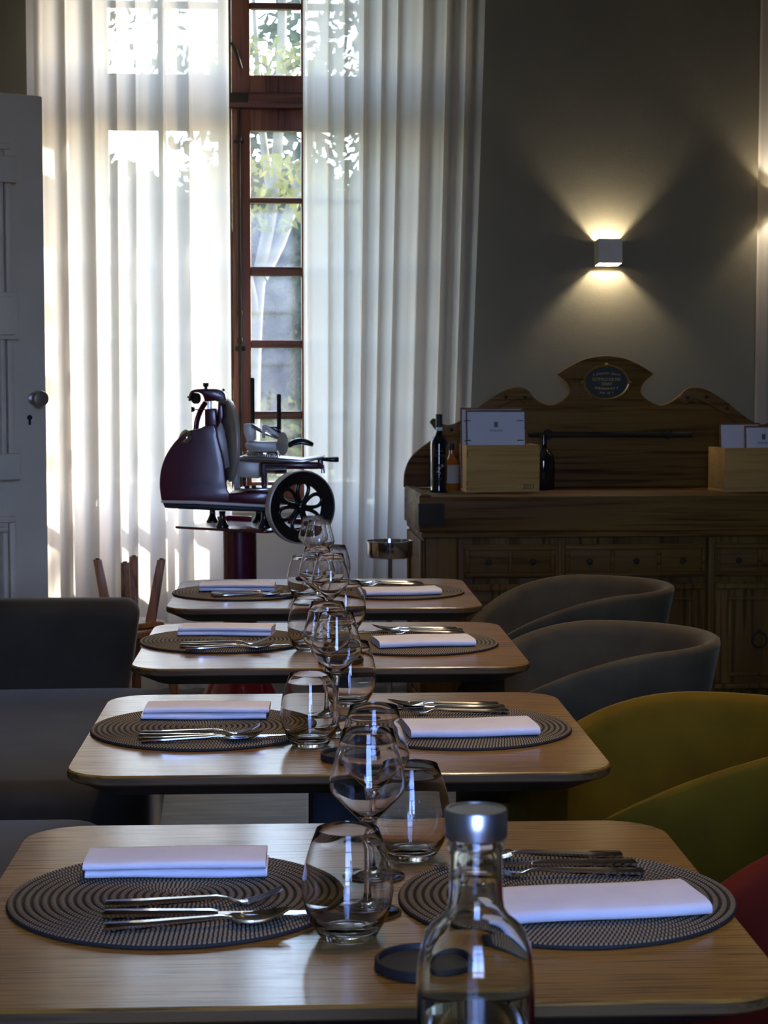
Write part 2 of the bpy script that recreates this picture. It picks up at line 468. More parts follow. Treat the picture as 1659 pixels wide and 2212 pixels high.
def lettering(text, size, m, parent, loc, rot=(R(90), 0, 0), extrude=0.0006, shear=0.0, name='lettering', sx=1.0):
    cu = bpy.data.curves.new(name, 'FONT')
    cu.body = text; cu.size = size; cu.extrude = extrude; cu.shear = shear
    cu.align_x = 'CENTER'; cu.align_y = 'CENTER'
    cu.materials.append(M[m])
    o = bpy.data.objects.new(name, cu)
    sc.collection.objects.link(o)
    o.location = loc; o.rotation_euler = rot; o.scale = (sx, 1, 1); o.parent = parent
    return o
def rrect(w, d, r, n=8, cx=0, cy=0):
    pts = []
    for sx, sy, a0 in ((1, 1, 0), (-1, 1, 90), (-1, -1, 180), (1, -1, 270)):
        for i in range(n + 1):
            a = R(a0 + 90 * i / n)
            pts.append((cx + sx * (w / 2 - r) + r * math.cos(a), cy + sy * (d / 2 - r) + r * math.sin(a)))
    return pts
def smooth_poly(pts, n=6):
    """Catmull-Rom through open point list"""
    out = []
    for i in range(len(pts) - 1):
        p0 = pts[max(i - 1, 0)]; p1 = pts[i]; p2 = pts[i + 1]; p3 = pts[min(i + 2, len(pts) - 1)]
        for k in range(n):
            t = k / n
            out.append(tuple(0.5 * ((2 * b) + (-a + c) * t + (2 * a - 5 * b + 4 * c - d) * t * t + (-a + 3 * b - 3 * c + d) * t ** 3) for a, b, c, d in zip(p0, p1, p2, p3)))
    out.append(tuple(pts[-1]))
    return out

# ================================================================== the room
WV = 8.0            # inner face of the window wall (room frame)
U0, U1, VR, CEIL = -1.47, 3.2, -.65, 3.65
def struct(name, mb, m, **k):
    o = mb.build(name, m, None, **k)
    o.rotation_euler = (0, 0, RM)
    o['kind'] = 'structure'
    return o
WL, WR = -0.63, 0.61
struct('floor', MB().box(U0 - .1, U1 + .1, VR - .2, WV + .33, -.08, 0), 'floor', smooth=None)
struct('ceiling', MB().box(U0 - .1, U1 + .1, VR - .2, WV + .33, CEIL, CEIL + .1), 'ceilpaint', smooth=None)
wb = MB()
WL2, WR2 = WL - .25, WR + .25          # splayed reveals
wb.box(U0 - .1, WL2, WV, WV + .33, 0, CEIL).box(WR2, U1 + .1, WV, WV + .33, 0, CEIL).box(WL2, WR2, WV, WV + .33, 3.33, CEIL)
struct('wall_back', wb, 'wallpaint', smooth=None)
struct('wall_left', MB().box(U0 - .1, U0, VR, WV, 0, CEIL), 'wallpaint', smooth=None)
struct('wall_right', MB().box(U1, U1 + .1, VR, WV, 0, CEIL), 'wallpaint', smooth=None)
RL, RR_, RB, RT = -0.36, 0.54, 0.75, 2.95
wr = MB()
wr.box(U0 - .1, RL, VR - .2, VR, 0, CEIL).box(RR_, U1 + .1, VR - .2, VR, 0, CEIL).box(RL, RR_, VR - .2, VR, 0, RB).box(RL, RR_, VR - .2, VR, RT, CEIL)
struct('wall_rear', wr, 'wallpaint', smooth=None)
struct('added_eave_1', MB().box(-1.6, 1.6, WV + .33, WV + .74, 3.45, 3.55), 'whitepaint', smooth=None)     # unseen eave, added to keep sun off the upper curtain
struct('baseboard_back', MB().box(0.88, U1, WV - .018, WV, 0, .11), 'whitepaint', bevel=.004)

# ---- the French window
win = empty('window_1', (0, 0, 0), RM, kind='structure')
GV = 8.25
def bar(mb, u0, u1, z0, z1, v0=GV - .026, v1=GV + .026): mb.box(u0, u1, v0, v1, z0, z1)
fr = MB()
bar(fr, WL, -.595, .80, 3.33, GV - .045, GV + .06); bar(fr, .573, WR, .80, 3.33, GV - .045, GV + .06)
bar(fr, -.595, .573, 2.513, 2.577, GV - .05, GV + .06); bar(fr, -.595, .573, 3.29, 3.33, GV - .045, GV + .06); bar(fr, -.595, .573, .77, .80, GV - .045, GV + .06)
fr.build('window_frame', 'mahoganyh', win, bevel=.004)
MB().box(WL, WR, GV - .049, GV + .06, 0, .765).build('apron_panel', 'whitepaint', win, bevel=.004)
MB().box(WL, WR, GV - .09, GV - .0495, .74, .775).build('window_sill', 'whitepaint', win, bevel=.006)
for w0, w1 in ((WL, WL2), (WR, WR2)):
    MB().prism([(w0, WV + .33), (w0, GV - .05), (w1, WV + .001), (w1, WV + .33)], 0, 3.329, 'xy').build('reveal_panel', 'whitepaint', win, smooth=None)
rows_low = [(.876, 1.154), (1.189, 1.468), (1.503, 1.784), (1.825, 2.103), (2.127, 2.416)]
rows_up = [(2.657, 2.943), (2.971, 3.257)]
def sash(ul, ur, cols, rows, zb, zt, zbr, ztr):
    s = MB()
    bar(s, ul, cols[0][0], zb, zt); bar(s, cols[1][1], ur, zb, zt)
    bar(s, cols[0][0], cols[1][1], zb, zbr); bar(s, cols[0][0], cols[1][1], ztr, zt)
    so = s.build('sash', 'mahogany', win, bevel=.004)
    m = MB(); bar(m, cols[0][1], cols[1][0], zbr, ztr, GV - .02, GV + .02)
    m.build('muntin', 'mahogany', so, bevel=.005)
    for a, b in zip(rows[:-1], rows[1:]):
        for c in cols:
            m = MB(); bar(m, c[0], c[1], a[1], b[0], GV - .02, GV + .02)
            m.build('muntin', 'mahoganyh', so, bevel=.005)
    for c in cols:
        for z0, z1 in rows:
            MB().box(c[0] - .003, c[1] + .003, GV - .0015, GV + .0015, z0 - .003, z1 + .003).build('pane', 'pane', so, smooth=None)
LC, RC = [(-.557, -.341), (-.307, -.081)], [(.060, .282), (.303, .538)]
sash(-.594, -.0225, LC, rows_low, .802, 2.511, .876, 2.416)
sash(-.0195, .572, RC, rows_low, .802, 2.511, .876, 2.416)
sash(-.594, -.0225, LC, rows_up, 2.579, 3.288, 2.657, 3.257)
sash(-.0195, .572, RC, rows_up, 2.579, 3.288, 2.657, 3.257)
rod = MB().cyl((.010, GV - .042, .82), (.010, GV - .042, 2.56), .0075, n=12)
for z in (1.50, 1.62, 2.38, 1.0):
    rod.cyl((.010, GV - .042, z - .012), (.010, GV - .042, z + .012), .013, n=12)
rod.box(-.012, .032, GV - .036, GV - .0262, 1.455, 1.475).box(-.012, .03, GV - .036, GV - .0262, 2.36, 2.375)
rod.build('espagnolette_bolt', 'iron', win, bevel=.001)
MB().box(-.04, .05, GV - .056, GV - .0505, 2.535, 2.575).build('latch_plate', 'iron', win, bevel=.002)
MB().tube([(-.02, GV - .05, 2.79), (.0, GV - .055, 2.75), (.022, GV - .05, 2.68)], [.006, .008, .007], 8).build('catch_lever', 'iron', win)

# ---- the window behind the camera, which lights the near tables
win2 = empty('window_2', (0, 0, 0), RM, kind='structure')
w2 = MB()
v0, v1 = VR - .16, VR - .10
w2.box(RL, RL + .03, v0, v1, RB, RT).box(RR_ - .03, RR_, v0, v1, RB, RT).box(RL, RR_, v0, v1, RB, RB + .07).box(RL, RR_, v0, v1, RT - .06, RT)
uc = (RL + RR_) / 2
w2.box(uc - .02, uc + .02, v0, v1, RB, RT).box(RL, RR_, v0, v1, 2.42, 2.50)
for z in (0.98, 1.46, 1.94): w2.box(RL, RR_, v0 + .01, v1 - .01, z, z + .03)
w2.build('window_frame', 'mahogany', win2, smooth=None)
for a, b in ((RL + .03, uc - .02), (uc + .02, RR_ - .03)):
    MB().box(a, b, VR - .133, VR - .130, RB + .07, RT - .06).build('pane', 'bluepane', win2, smooth=None)

# ---- door leaf standing open on the left
door = empty('door_1', (-1.165, 6.40, 0), R(32), kind='structure')     # local x runs to the left (negative) from the lock edge
DW, DH = .86, 2.29
MB().box(-DW, 0, 0, .042, .01, DH).build('door_leaf', 'doorpaint', door, bevel=.006)
def moulding(x0, x1, z0, z1, w, y):
    m = MB()
    for a, b, c, d in ((x0, x1, z1 - w, z1), (x0, x1, z0, z0 + w), (x0, x0 + w, z0 + w, z1 - w), (x1 - w, x1, z0 + w, z1 - w)):
        m.box(a, b, y, -.0005, c, d)
    return m
moulding(-.80, -.125, .98, 2.12, .022, -.026).build('panel_moulding', 'doorpaint', door, bevel=.005)
moulding(-.765, -.16, 1.015, 2.085, .018, -.044).build('panel_moulding', 'doorpaint', door, bevel=.005)
moulding(-.80, -.125, .12, .86, .022, -.026).build('panel_moulding', 'doorpaint', door, bevel=.005)
moulding(-.765, -.16, .155, .825, .018, -.044).build('panel_moulding', 'doorpaint', door, bevel=.005)
MB().box(-.73, -.19, -.010, 0, .19, .79).build('raised_panel', 'doorpaint', door, bevel=.006)
MB().box(-.73, -.19, -.010, 0, 1.05, 2.05).build('raised_panel', 'doorpaint', door, bevel=.006)
for z0, z1 in ((1.46, 1.62),):
    b = MB(); b.box(-.235, -.115, -.052, 0, z0, z1).box(-.215, -.135, -.066, -.052, z0 + .015, z1 - .015)
    b.build('moulding_block', 'doorpaint', door, bevel=.004)
for z in (2.03, 1.03):
    b = MB(); b.box(-.245, -.115, -.052, 0, z - .045, z + .045)
    b.build('moulding_block', 'doorpaint', door, bevel=.005)
kn = MB().lathe([(0, 0), (.022, 0), (.022, .006), (.010, .012), (.010, .03), (.024, .042), (.030, .056), (.026, .070), (0, .076)], 24, rot=Matrix.Rotation(R(90), 3, 'X'))
ko = kn.build('door_knob', plain('worn_brass', (0.40, 0.35, 0.27), 0.35, 0.8, var=0.2), door); ko.location = (-.045, 0, 1.26)
kh = MB().cyl((-.062, -.004, 1.195), (-.062, .0, 1.195), .009, n=16).box(-.066, -.058, -.003, 0, 1.17, 1.19)
kh.build('keyhole', 'black', door)

# ---- curtains
def curtain(name, label, u0, u1, squeeze, folds, phase, amp, seedv, zb=.015, zt=3.36, vc=7.865, slant0=0.0):
    nu, nv = 260, 26
    rnd = random.Random(seedv)
    kk = [(rnd.uniform(.7, 1.4), rnd.uniform(0, 6.28)) for _ in range(3)]
    def fn(i, j):
        s = i / (nu - 1); t = j / (nv - 1)
        z = zb + (zt - zb) * t
        drop = 1 - t
        warp = s + .030 * math.sin(2 * math.pi * (1.3 * kk[0][0] * s) + kk[0][1]) + .012 * math.sin(2 * math.pi * 3.1 * s + kk[1][1])
        ph = 2 * math.pi * folds * warp + phase + .35 * math.sin(3 * drop + 9 * s)
        w = math.sin(ph) + .33 * math.sin(2 * ph + kk[2][1])
        a = amp * (.72 + .28 * math.sin(2 * math.pi * 2.3 * s + kk[1][1])) * (1.0 + .15 * drop)
        ut = u0 + (u1 - u0) * s
        u = ut + (squeeze * s) * drop ** 1.3 + slant0 * (1 - s) * drop + .010 * math.cos(ph)
        v = vc + a * w
        return room(u, min(v, WV - .012), z)
    o = MB().grid(fn, nu, nv).build(name, 'sheer', None, smooth=180, fixn=False)
    tag(o, label, 'curtain')
    return o
curtain('curtain', 'sheer white curtain panel with sun patches, hanging beside the grey door', -.845, -.030, 0.0, 7.5, .4, .024, 3, slant0=.0)
curtain('curtain', 'sheer cream curtain panel gathered between the window and the wooden sideboard', .272, 1.045, -.11, 9.0, 1.0, .027, 11)
curtain('curtain', 'pale curtain edge hanging past the end of the sideboard', 2.225, 2.75, .03, 6.0, 2.2, .014, 5, vc=7.862)
def pole(u0, u1, label):
    p = MB().cyl(room(u0, 7.865, 3.375), room(u1, 7.865, 3.375), .012, n=12)
    for u in (u0 + .05, u1 - .05): p.cyl(room(u, 7.865, 3.375), room(u, 7.9995, 3.375), .008, n=8)
    tag(p.build('curtain_rod', 'iron'), label, 'curtain rod')
pole(-.95, 1.15, 'dark rod carrying the two curtain panels over the window')
pole(2.15, 2.9, 'dark rod carrying the curtain beyond the sideboard')

# ---- wall lamps: open-ended cube, light leaves above and below
def sconce(label, u, z, tilt, power):
    e = empty('wall_lamp', room(u, WV, z), RM, label, 'wall lamp')
    s, t, d = .052, .004, .105
    shell = MB()
    shell.box(-s, s, -d, -d + t, -s, s).box(-s, -s + t, -d + t, -.012, -s, s).box(s - t, s, -d + t, -.012, -s, s).box(-s, s, -.012, -.008, -s, s)
    b = shell.build('lamp_body', 'sconcewhite', e)
    b.rotation_euler = (R(-tilt), 0, 0)
    MB().box(-.035, .035, -.0095, 0, -.035, .035).build('wall_plate', 'sconcewhite', e)
    ld = bpy.data.lights.new('lamp_light', 'POINT')
    ld.energy = power; ld.color = (1.0, .87, .70); ld.shadow_soft_size = .011
    lo = bpy.data.objects.new('lamp_light', ld); sc.collection.objects.link(lo)
    lo.parent = e; lo.location = (0, -.052, 0.0)
    return e
sconce('white cube wall lamp throwing light up and down above the sideboard', 1.595, 1.87, 5, 9.0)
sconce('white cube wall lamp glowing behind the pale curtain edge', 2.36, 2.10, 0, 5.0)

# ---- recessed ceiling spots over the row of tables
def ceiling_spot(label, x, y, power):
    e = empty('ceiling_spot', (x, y, CEIL), 0, label, 'ceiling light', 'recessed ceiling spots')
    MB().lathe([(.040, -.0005), (.052, -.0005), (.052, -.006), (.040, -.010), (.036, -.006), (.036, -.0005)], 32).build('trim_ring', 'steel', e)
    MB().lathe([(0, -.002), (.034, -.002), (.034, -.0035), (0, -.0035)], 24).build('lens', M['lampglow'], e)
    ld = bpy.data.lights.new('spot_light', 'SPOT')
    ld.energy = power; ld.color = (1.0, .74, .46); ld.spot_size = R(75); ld.spot_blend = .7; ld.shadow_soft_size = .03
    lo = bpy.data.objects.new('spot_light', ld); sc.collection.objects.link(lo)
    lo.parent = e; lo.location = (0, 0, -.02)
M['lampglow'] = emitter('warm_lamp_glow', (1.0, .70, .38), 30.0)
for yy, nm in ((2.35, 'fourth'), (3.35, 'third'), (4.35, 'second'), (5.35, 'first')):
    ceiling_spot(f'recessed warm ceiling spot nearest the {nm} table from the window', .42, yy, 62)

# ================================================================== tables
TZ = .75
ORD = {'A': 'first', 'B': 'second', 'C': 'third', 'D': 'fourth', 'E': 'fifth'}
CENTRE = {'A': (-.163, 4.965), 'B': (-.119, 3.99), 'C': (-.077, 2.99), 'D': (-.033, 1.995), 'E': (.012, .985)}
NEARBY = {'A': 'window', 'B': 'forward grey tub chair', 'C': 'mustard tub chair', 'D': 'red tub chair', 'E': 'water bottle'}
def make_table():
    e = empty('dining_table', (0, 0, 0))
    W, D, r = .805, .70, .075
    def ring(inset, z, n=8):
        return [(a, b, z) for a, b in rrect(W - 2 * inset, D - 2 * inset, r - inset * .6, n)]
    MB().sections([ring(.0006, .7462), ring(.0006, .7482), ring(.0025, TZ)]).build('tabletop', 'oak', e, smooth=30)
    MB().sections([ring(.0025, .7345), ring(0, .737), ring(0, .7461)]).build('tabletop_edge', 'oakedge', e, smooth=30)
    MB().sections([ring(.050, .7115), ring(.004, .7344)]).build('underside_frame', 'black', e)
    MB().box(-.042, .042, -.042, .042, .014, .7115).build('column', 'black', e, bevel=.003)
    MB().sections([[(a, b, z) for a, b in rrect(.44 - k, .44 - k, .03, 5)] for k, z in ((0, 0), (0, .010), (.01, .014))]).build('base_plate', 'black', e)
    return e
tab = make_table()
for k in 'ABCDE':
    t = tab if k == 'A' else copy_tree(tab)
    t.location = (CENTRE[k][0], CENTRE[k][1], 0); t.rotation_euler = (0, 0, ROW)
    tag(t, f'oak dining table with rounded corners, {ORD[k]} in the row counted from the window', 'table', 'oak tables in a row')

# ---- rope place mats
def mat_mesh():
    prof = [(0.0, 0.0), (MAT_R - .002, 0.0)]
    n = int(MAT_R / COIL)
    top = []
    for k in range(n - 1, -1, -1):
        for f, h in ((.97, .0022), (.72, .0056), (.5, .0064), (.28, .0056), (.03, .0022)):
            top.append(((k + f) * COIL, h))
    prof += [(n * COIL - .0003, .0012)] + top + [(0, .002)]
    return MB().lathe(prof, 88).mesh('placemat', smooth=60)
MM = mat_mesh(); MM.materials.append(M['rope'])
MATS = {('A', 'bench'): (-.385, 4.945), ('A', 'chair'): (.033, 4.965), ('B', 'bench'): (-.349, 4.01), ('B', 'chair'): (.064, 3.975),
        ('C', 'bench'): (-.293, 2.985), ('C', 'chair'): (.122, 2.99), ('D', 'bench'): (-.226, 1.99), ('D', 'chair'): (.199, 1.99)}
SIDE = {'bench': 'bench side', 'chair': 'tub chair side'}
MZ = TZ + .0066
i = 0
for (k, s), (x, y) in MATS.items():
    o = link('placemat', MM, None); o.location = (x, y, TZ + .0002); o.rotation_euler = (0, 0, .7 * i); i += 1
    tag(o, f'round coiled rope place mat, {SIDE[s]} of the {ORD[k]} table from the window', 'place mat', 'rope place mats')

# ---- folded napkins
def napkin_mesh(w, d, layers, lt, seedv, wav):
    rnd = random.Random(seedv)
    mb = MB()
    for l in range(layers):
        sh = rnd.uniform(-.003, .003); a = rnd.uniform(0, 6)
        z0 = l * lt; ins = rnd.uniform(0, .004)
        nx, nr = 22, 14
        def fn(i, j):
            # i around the flattened section, j along the length
            t = 2 * math.pi * i / nr
            cx, cz = math.cos(t), math.sin(t)
            yy = (d / 2 - ins) * (abs(cx) ** .35) * (1 if cx >= 0 else -1)
            zz = lt / 2 * (abs(cz) ** .75) * (1 if cz >= 0 else -1)
            s = j / (nx - 1); x = -w / 2 + w * s
            z = z0 + lt / 2 + zz * .98 + wav * math.sin(5 * s + a) * (l + .6) / layers
            return (x + sh, yy + .002 * math.sin(7 * s + a + l), max(z, .0004))
        base = len(mb.v)
        mb.grid(fn, nr, nx, close_u=True)
        mb.f.append(tuple(base + k for k in range(nr - 1, -1, -1)))
        mb.f.append(tuple(base + (nx - 1) * nr + k for k in range(nr)))
    return mb.mesh('napkin', smooth=60)
NAPS = {('A', 'bench'): (-.391, 4.962, .5, .085, .2), ('B', 'bench'): (-.346, 4.085, -4.5, .085, .206), ('C', 'bench'): (-.296, 3.068, 1, .083, .206), ('D', 'bench'): (-.235, 2.082, 2, .082, .204),
        ('A', 'chair'): (.046, 4.876, 12, .11, .203), ('B', 'chair'): (.086, 3.925, 10, .115, .207), ('C', 'chair'): (.140, 2.928, 8, .118, .206), ('D', 'chair'): (.224, 1.930, 11, .115, .222)}
for (k, s), (x, y, rz, d, w) in NAPS.items():
    me = napkin_mesh(w, d, 2 if s == 'bench' else 1, .0108 if s == 'bench' else .0165, ord(k) * 3 + len(s), .0009)
    o = link('napkin', me, 'linen'); o.location = (x, y, MZ + .0002); o.rotation_euler = (0, 0, R(rz))
    shape = 'narrow white napkin in two thick folds' if s == 'bench' else 'wide flat folded white napkin'
    tag(o, f'{shape}, {SIDE[s]} of the {ORD[k]} table from the window', 'napkin', 'folded napkins')

# ---- cutlery, lying along x with the handle end at x = 0
def loft(mb, st):
    """stations (x, z_centre, width, thickness)"""
    rings = []
    for x, z, w, t in st:
        rings.append([(x, a * w / 2, z + b * t / 2) for a, b in ((1, -.35), (1, .35), (.6, 1), (-.6, 1), (-1, .35), (-1, -.35), (-.6, -1), (.6, -1))])
    return mb.sections(rings)
def handle(mb, l=.118):
    return loft(mb, [(.004, .0042, .013, .0062), (0, .0042, .012, .005), (.002, .0044, .0150, .0078), (.04, .0052, .0135, .0072), (l - .02, .0075, .0095, .0056), (l, .0088, .0070, .0042), (l + .012, .0072, .0062, .0030)][1:])
def make_fork():
    e = empty('fork', (0, 0, 0))
    handle(MB()).build('handle', 'cutlery', e, smooth=40)
    mb = MB()
    loft(mb, [(.1295, .0072, .0062, .0030), (.138, .0040, .011, .0022), (.146, .0027, .020, .0020), (.152, .0030, .0220, .0019)])
    for q in range(4):
        yo = (-.0084 + .0056 * q)
        b = MB(); loft(b, [(.151, .0030, .0040, .0019), (.165, .0062, .0036, .0018), (.178, .0118, .0032, .0017), (.188, .0172, .0022, .0014)])
        b.v = [(x, y + yo, z) for x, y, z in b.v]
        mb.add(b.v, b.f)
    mb.build('tines', 'cutlery', e, smooth=40)
    return e
def make_spoon():
    e = empty('spoon', (0, 0, 0))
    handle(MB()).build('handle', 'cutlery', e, smooth=40)
    mb = MB()
    nx, na = 15, 13
    def shell(off):
        def fn(i, j):
            s = j / (nx - 1); x = .126 + .066 * s
            hw = .0032 + .0180 * math.sin(math.pi * min(1, .06 + .94 * s) ** .8) ** .8 if 0 < s < 1 else .0030 * (1 - s)
            a = -1 + 2 * i / (na - 1)
            rise = .0075 * (1 - s) ** 3 + .0135 * s ** 1.6
            depth = .0065 * math.sin(math.pi * s) ** .7 if 0 < s < 1 else 0
            z = rise + .0012 - depth * (1 - a * a) * .75 + off
            return (x, a * hw, max(z, .0004 + max(off, 0)))
        return fn
    mb.grid(shell(.0010), na, nx); mb.grid(shell(0.0), na, nx)
    mb.build('spoon_bowl', 'cutlery', e, smooth=60, fixn=False)
    return e
def make_knife():
    e = empty('table_knife', (0, 0, 0))
    loft(MB(), [(0, .0045, .012, .006), (.003, .0048, .0150, .0086), (.06, .0050, .0135, .0085), (.112, .0050, .0115, .0074), (.120, .0048, .0090, .0050)]).build('handle', 'cutlery', e, smooth=40)
    MB().prism([(.119, -.004), (.135, -.0085), (.20, -.0092), (.224, -.0055), (.235, .003), (.228, .0048), (.119, .0048)], .0036, .0052, 'xy').build('blade', 'cutlery', e, smooth=30)
    return e
FK, SP, KN = make_fork(), make_spoon(), make_knife()
first = {'fork': FK, 'spoon': SP, 'table_knife': KN}
used = set()
def lay(kind, k, s, x0, y0, x1, y1):
    rz = math.atan2(y1 - y0, x1 - x0)
    o = first[kind] if kind not in used else copy_tree(first[kind])
    used.add(kind)
    o.location = (x0, y0, MZ + .0004); o.rotation_euler = (0, 0, rz)
    pretty = {'fork': 'steel fork', 'spoon': 'steel spoon', 'table_knife': 'steel table knife'}[kind]
    tag(o, f'{pretty} on mat, {SIDE[s]} of the {ORD[k]} table from the window', {'fork': 'fork', 'spoon': 'spoon', 'table_knife': 'knife'}[kind], 'cutlery on the mats')
CUT = {
 ('D', 'bench'): ((-.296, 1.930, -.11, 1.951), (-.293, 1.893, -.055, 1.902), (-.284, 1.848, -.10, 1.882)),
 ('C', 'bench'): ((-.384, 2.890, -.2, 2.905), (-.385, 2.864, -.16, 2.876), (-.376, 2.838, -.19, 2.858)),
 ('B', 'bench'): ((-.430, 3.898, -.24, 3.92), (-.430, 3.868, -.2, 3.885), (-.415, 3.832, -.22, 3.858)),
 ('A', 'bench'): ((-.455, 4.845, -.27, 4.875), (-.452, 4.822, -.24, 4.842), (-.445, 4.800, -.26, 4.822)),
 ('D', 'chair'): ((.294, 2.063, .1, 2.055), (.290, 2.101, .06, 2.093), (.279, 2.138, .09, 2.134)),
 ('C', 'chair'): ((.210, 3.093, .02, 3.078), (.206, 3.130, -.03, 3.128), (.197, 3.160, .01, 3.150)),
 ('B', 'chair'): ((.178, 4.075, -.01, 4.062), (.176, 4.110, -.06, 4.100), (.164, 4.142, -.02, 4.132)),
 ('A', 'chair'): ((.110, 5.062, -.08, 5.045), (.105, 5.090, -.13, 5.075), (.095, 5.118, -.09, 5.100)),
}
for (k, s), (f, n_, p) in CUT.items():
    lay('fork', k, s, *f); lay('table_knife', k, s, *n_); lay('spoon', k, s, *p)

# ---- glasses
wine_prof = [(0, 0), (.030, 0), (.0355, .0006), (.0360, .0014), (.034, .0022), (.022, .0034), (.011, .0062), (.0052, .012), (.0038, .022), (.0035, .050), (.0036, .080), (.0044, .092),
             (.0065, .0975), (.0135, .1045), (.0250, .1160), (.0360, .1275), (.0400, .1330), (.0412, .1390), (.0405, .1450), (.0382, .1545), (.0346, .1680), (.0310, .1820), (.0273, .1963), (.0270, .1970), (.0267, .1963),
             (.0304, .1820), (.0340, .1680), (.0376, .1545), (.0399, .1450), (.0406, .1390), (.0393, .1334), (.0352, .1279), (.0240, .1168), (.0125, .1062), (.005, .1022), (0, .1016)]
tumb_prof = [(0, .0012), (.020, .0008), (.0265, 0), (.0285, .0012), (.0330, .0080), (.0400, .0200), (.0450, .0345), (.0468, .0480), (.0460, .0620), (.0428, .0800), (.0372, .0980), (.0320, .1115), (.0317, .1121), (.0314, .1115),
             (.0366, .0980), (.0421, .0800), (.0453, .0620), (.0460, .0480), (.0438, .0350), (.0384, .0215), (.0305, .0125), (.018, .0090), (0, .0082)]
WM = MB().lathe(wine_prof, 56).mesh('wine_glass', smooth=60); WM.materials.append(M['crystal'])
TM = MB().lathe(tumb_prof, 56).mesh('water_tumbler', smooth=60); TM.materials.append(M['crystal'])
WINE = {('D', 'near'): (-.017, 1.938), ('D', 'far'): (-.012, 2.083), ('C', 'near'): (-.076, 2.937), ('C', 'far'): (-.095, 3.085), ('B', 'near'): (-.115, 3.964), ('B', 'far'): (-.150, 4.130), ('A', 'near'): (-.174, 4.953), ('A', 'far'): (-.194, 5.09)}
TUMB = {('D', 'bench'): (-.037, 1.852), ('D', 'chair'): (.032, 2.17), ('C', 'bench'): (-.115, 2.855), ('C', 'chair'): (-.060, 3.215), ('B', 'bench'): (-.157, 3.877), ('B', 'chair'): (-.088, 4.212), ('A', 'bench'): (-.207, 4.824), ('A', 'chair'): (-.140, 5.14)}
for (k, s), (x, y) in WINE.items():
    o = link('wine_glass', WM, None); o.location = (x, y, TZ + .0003)
    wh = 'on the window side' if s == 'far' else 'nearer the camera'
    tag(o, f'stemmed wine glass {wh}, {ORD[k]} table from the window', 'wine glass', 'stemmed wine glasses')
for (k, s), (x, y) in TUMB.items():
    z = TZ + .0003
    for (mk, ms), (mx_, my_) in MATS.items():
        if (mx_ - x) ** 2 + (my_ - y) ** 2 < (MAT_R + .029) ** 2: z = MZ + .0003
    o = link('water_tumbler', TM, None); o.location = (x, y, z)
    tag(o, f'empty rounded stemless water tumbler, {SIDE[s]} of the {ORD[k]} table from the window', 'tumbler', 'stemless tumblers')
CM = MB().lathe([(0, 0), (.0450, 0), (.0472, .0012), (.0472, .0095), (.0462, .0105), (.0436, .0105), (.0428, .0095), (.0424, .0050), (0, .0050)], 48).mesh('coaster', smooth=40); CM.materials.append(M['rubber'])
for k, (x, y) in {'D': (.038, 1.752), 'C': (-.048, 2.747), 'B': (-.085, 3.705), 'A': (-.207, 5.225)}.items():
    o = link('coaster', CM, None); o.location = (x, y, TZ + .0002)
    tag(o, f'round black coaster with a raised rim on the {ORD[k]} table from the window', 'coaster', 'black coasters')

# ---- water bottle, on the table in front of the lens
bt = empty('water_bottle', (.063, 1.25, TZ), 0, 'clear glass water bottle with a grey metal cap in front of the fourth table', 'bottle')
ro = [(0, .003), (.030, .001), (.037, 0), (.0405, .004), (.0408, .012), (.0408, .152), (.0402, .163), (.0384, .176), (.0347, .187), (.0290, .1935), (.0228, .1985), (.0196, .204), (.0187, .211), (.0184, .222), (.0182, .243), (.0196, .245), (.0196, .249), (.0180, .251), (.0180, .262),
      (.0154, .262), (.0154, .243), (.0158, .222), (.0162, .211), (.0174, .204), (.0208, .1975), (.0268, .1920), (.0322, .1855), (.0358, .175), (.0375, .163), (.0380, .152), (.0380, .012), (.034, .0075), (0, .0075)]
MB().lathe(ro, 64).build('bottle_glass', 'bottleglass', bt, smooth=60)
MB().lathe([(0, .0079), (.0338, .0079), (.0377, .0124), (.0377, .126), (0, .126)], 64).build('water', 'water', bt, smooth=50)
MB().lathe([(.0185, .2535), (.0212, .2535), (.0216, .2545), (.0216, .2712), (.0206, .2728), (.0190, .2728), (.0185, .2720), (0, .2718), (0, .2625), (.0185, .2625), (.0185, .2535)], 64).build('bottle_cap', 'alu', bt, smooth=40)

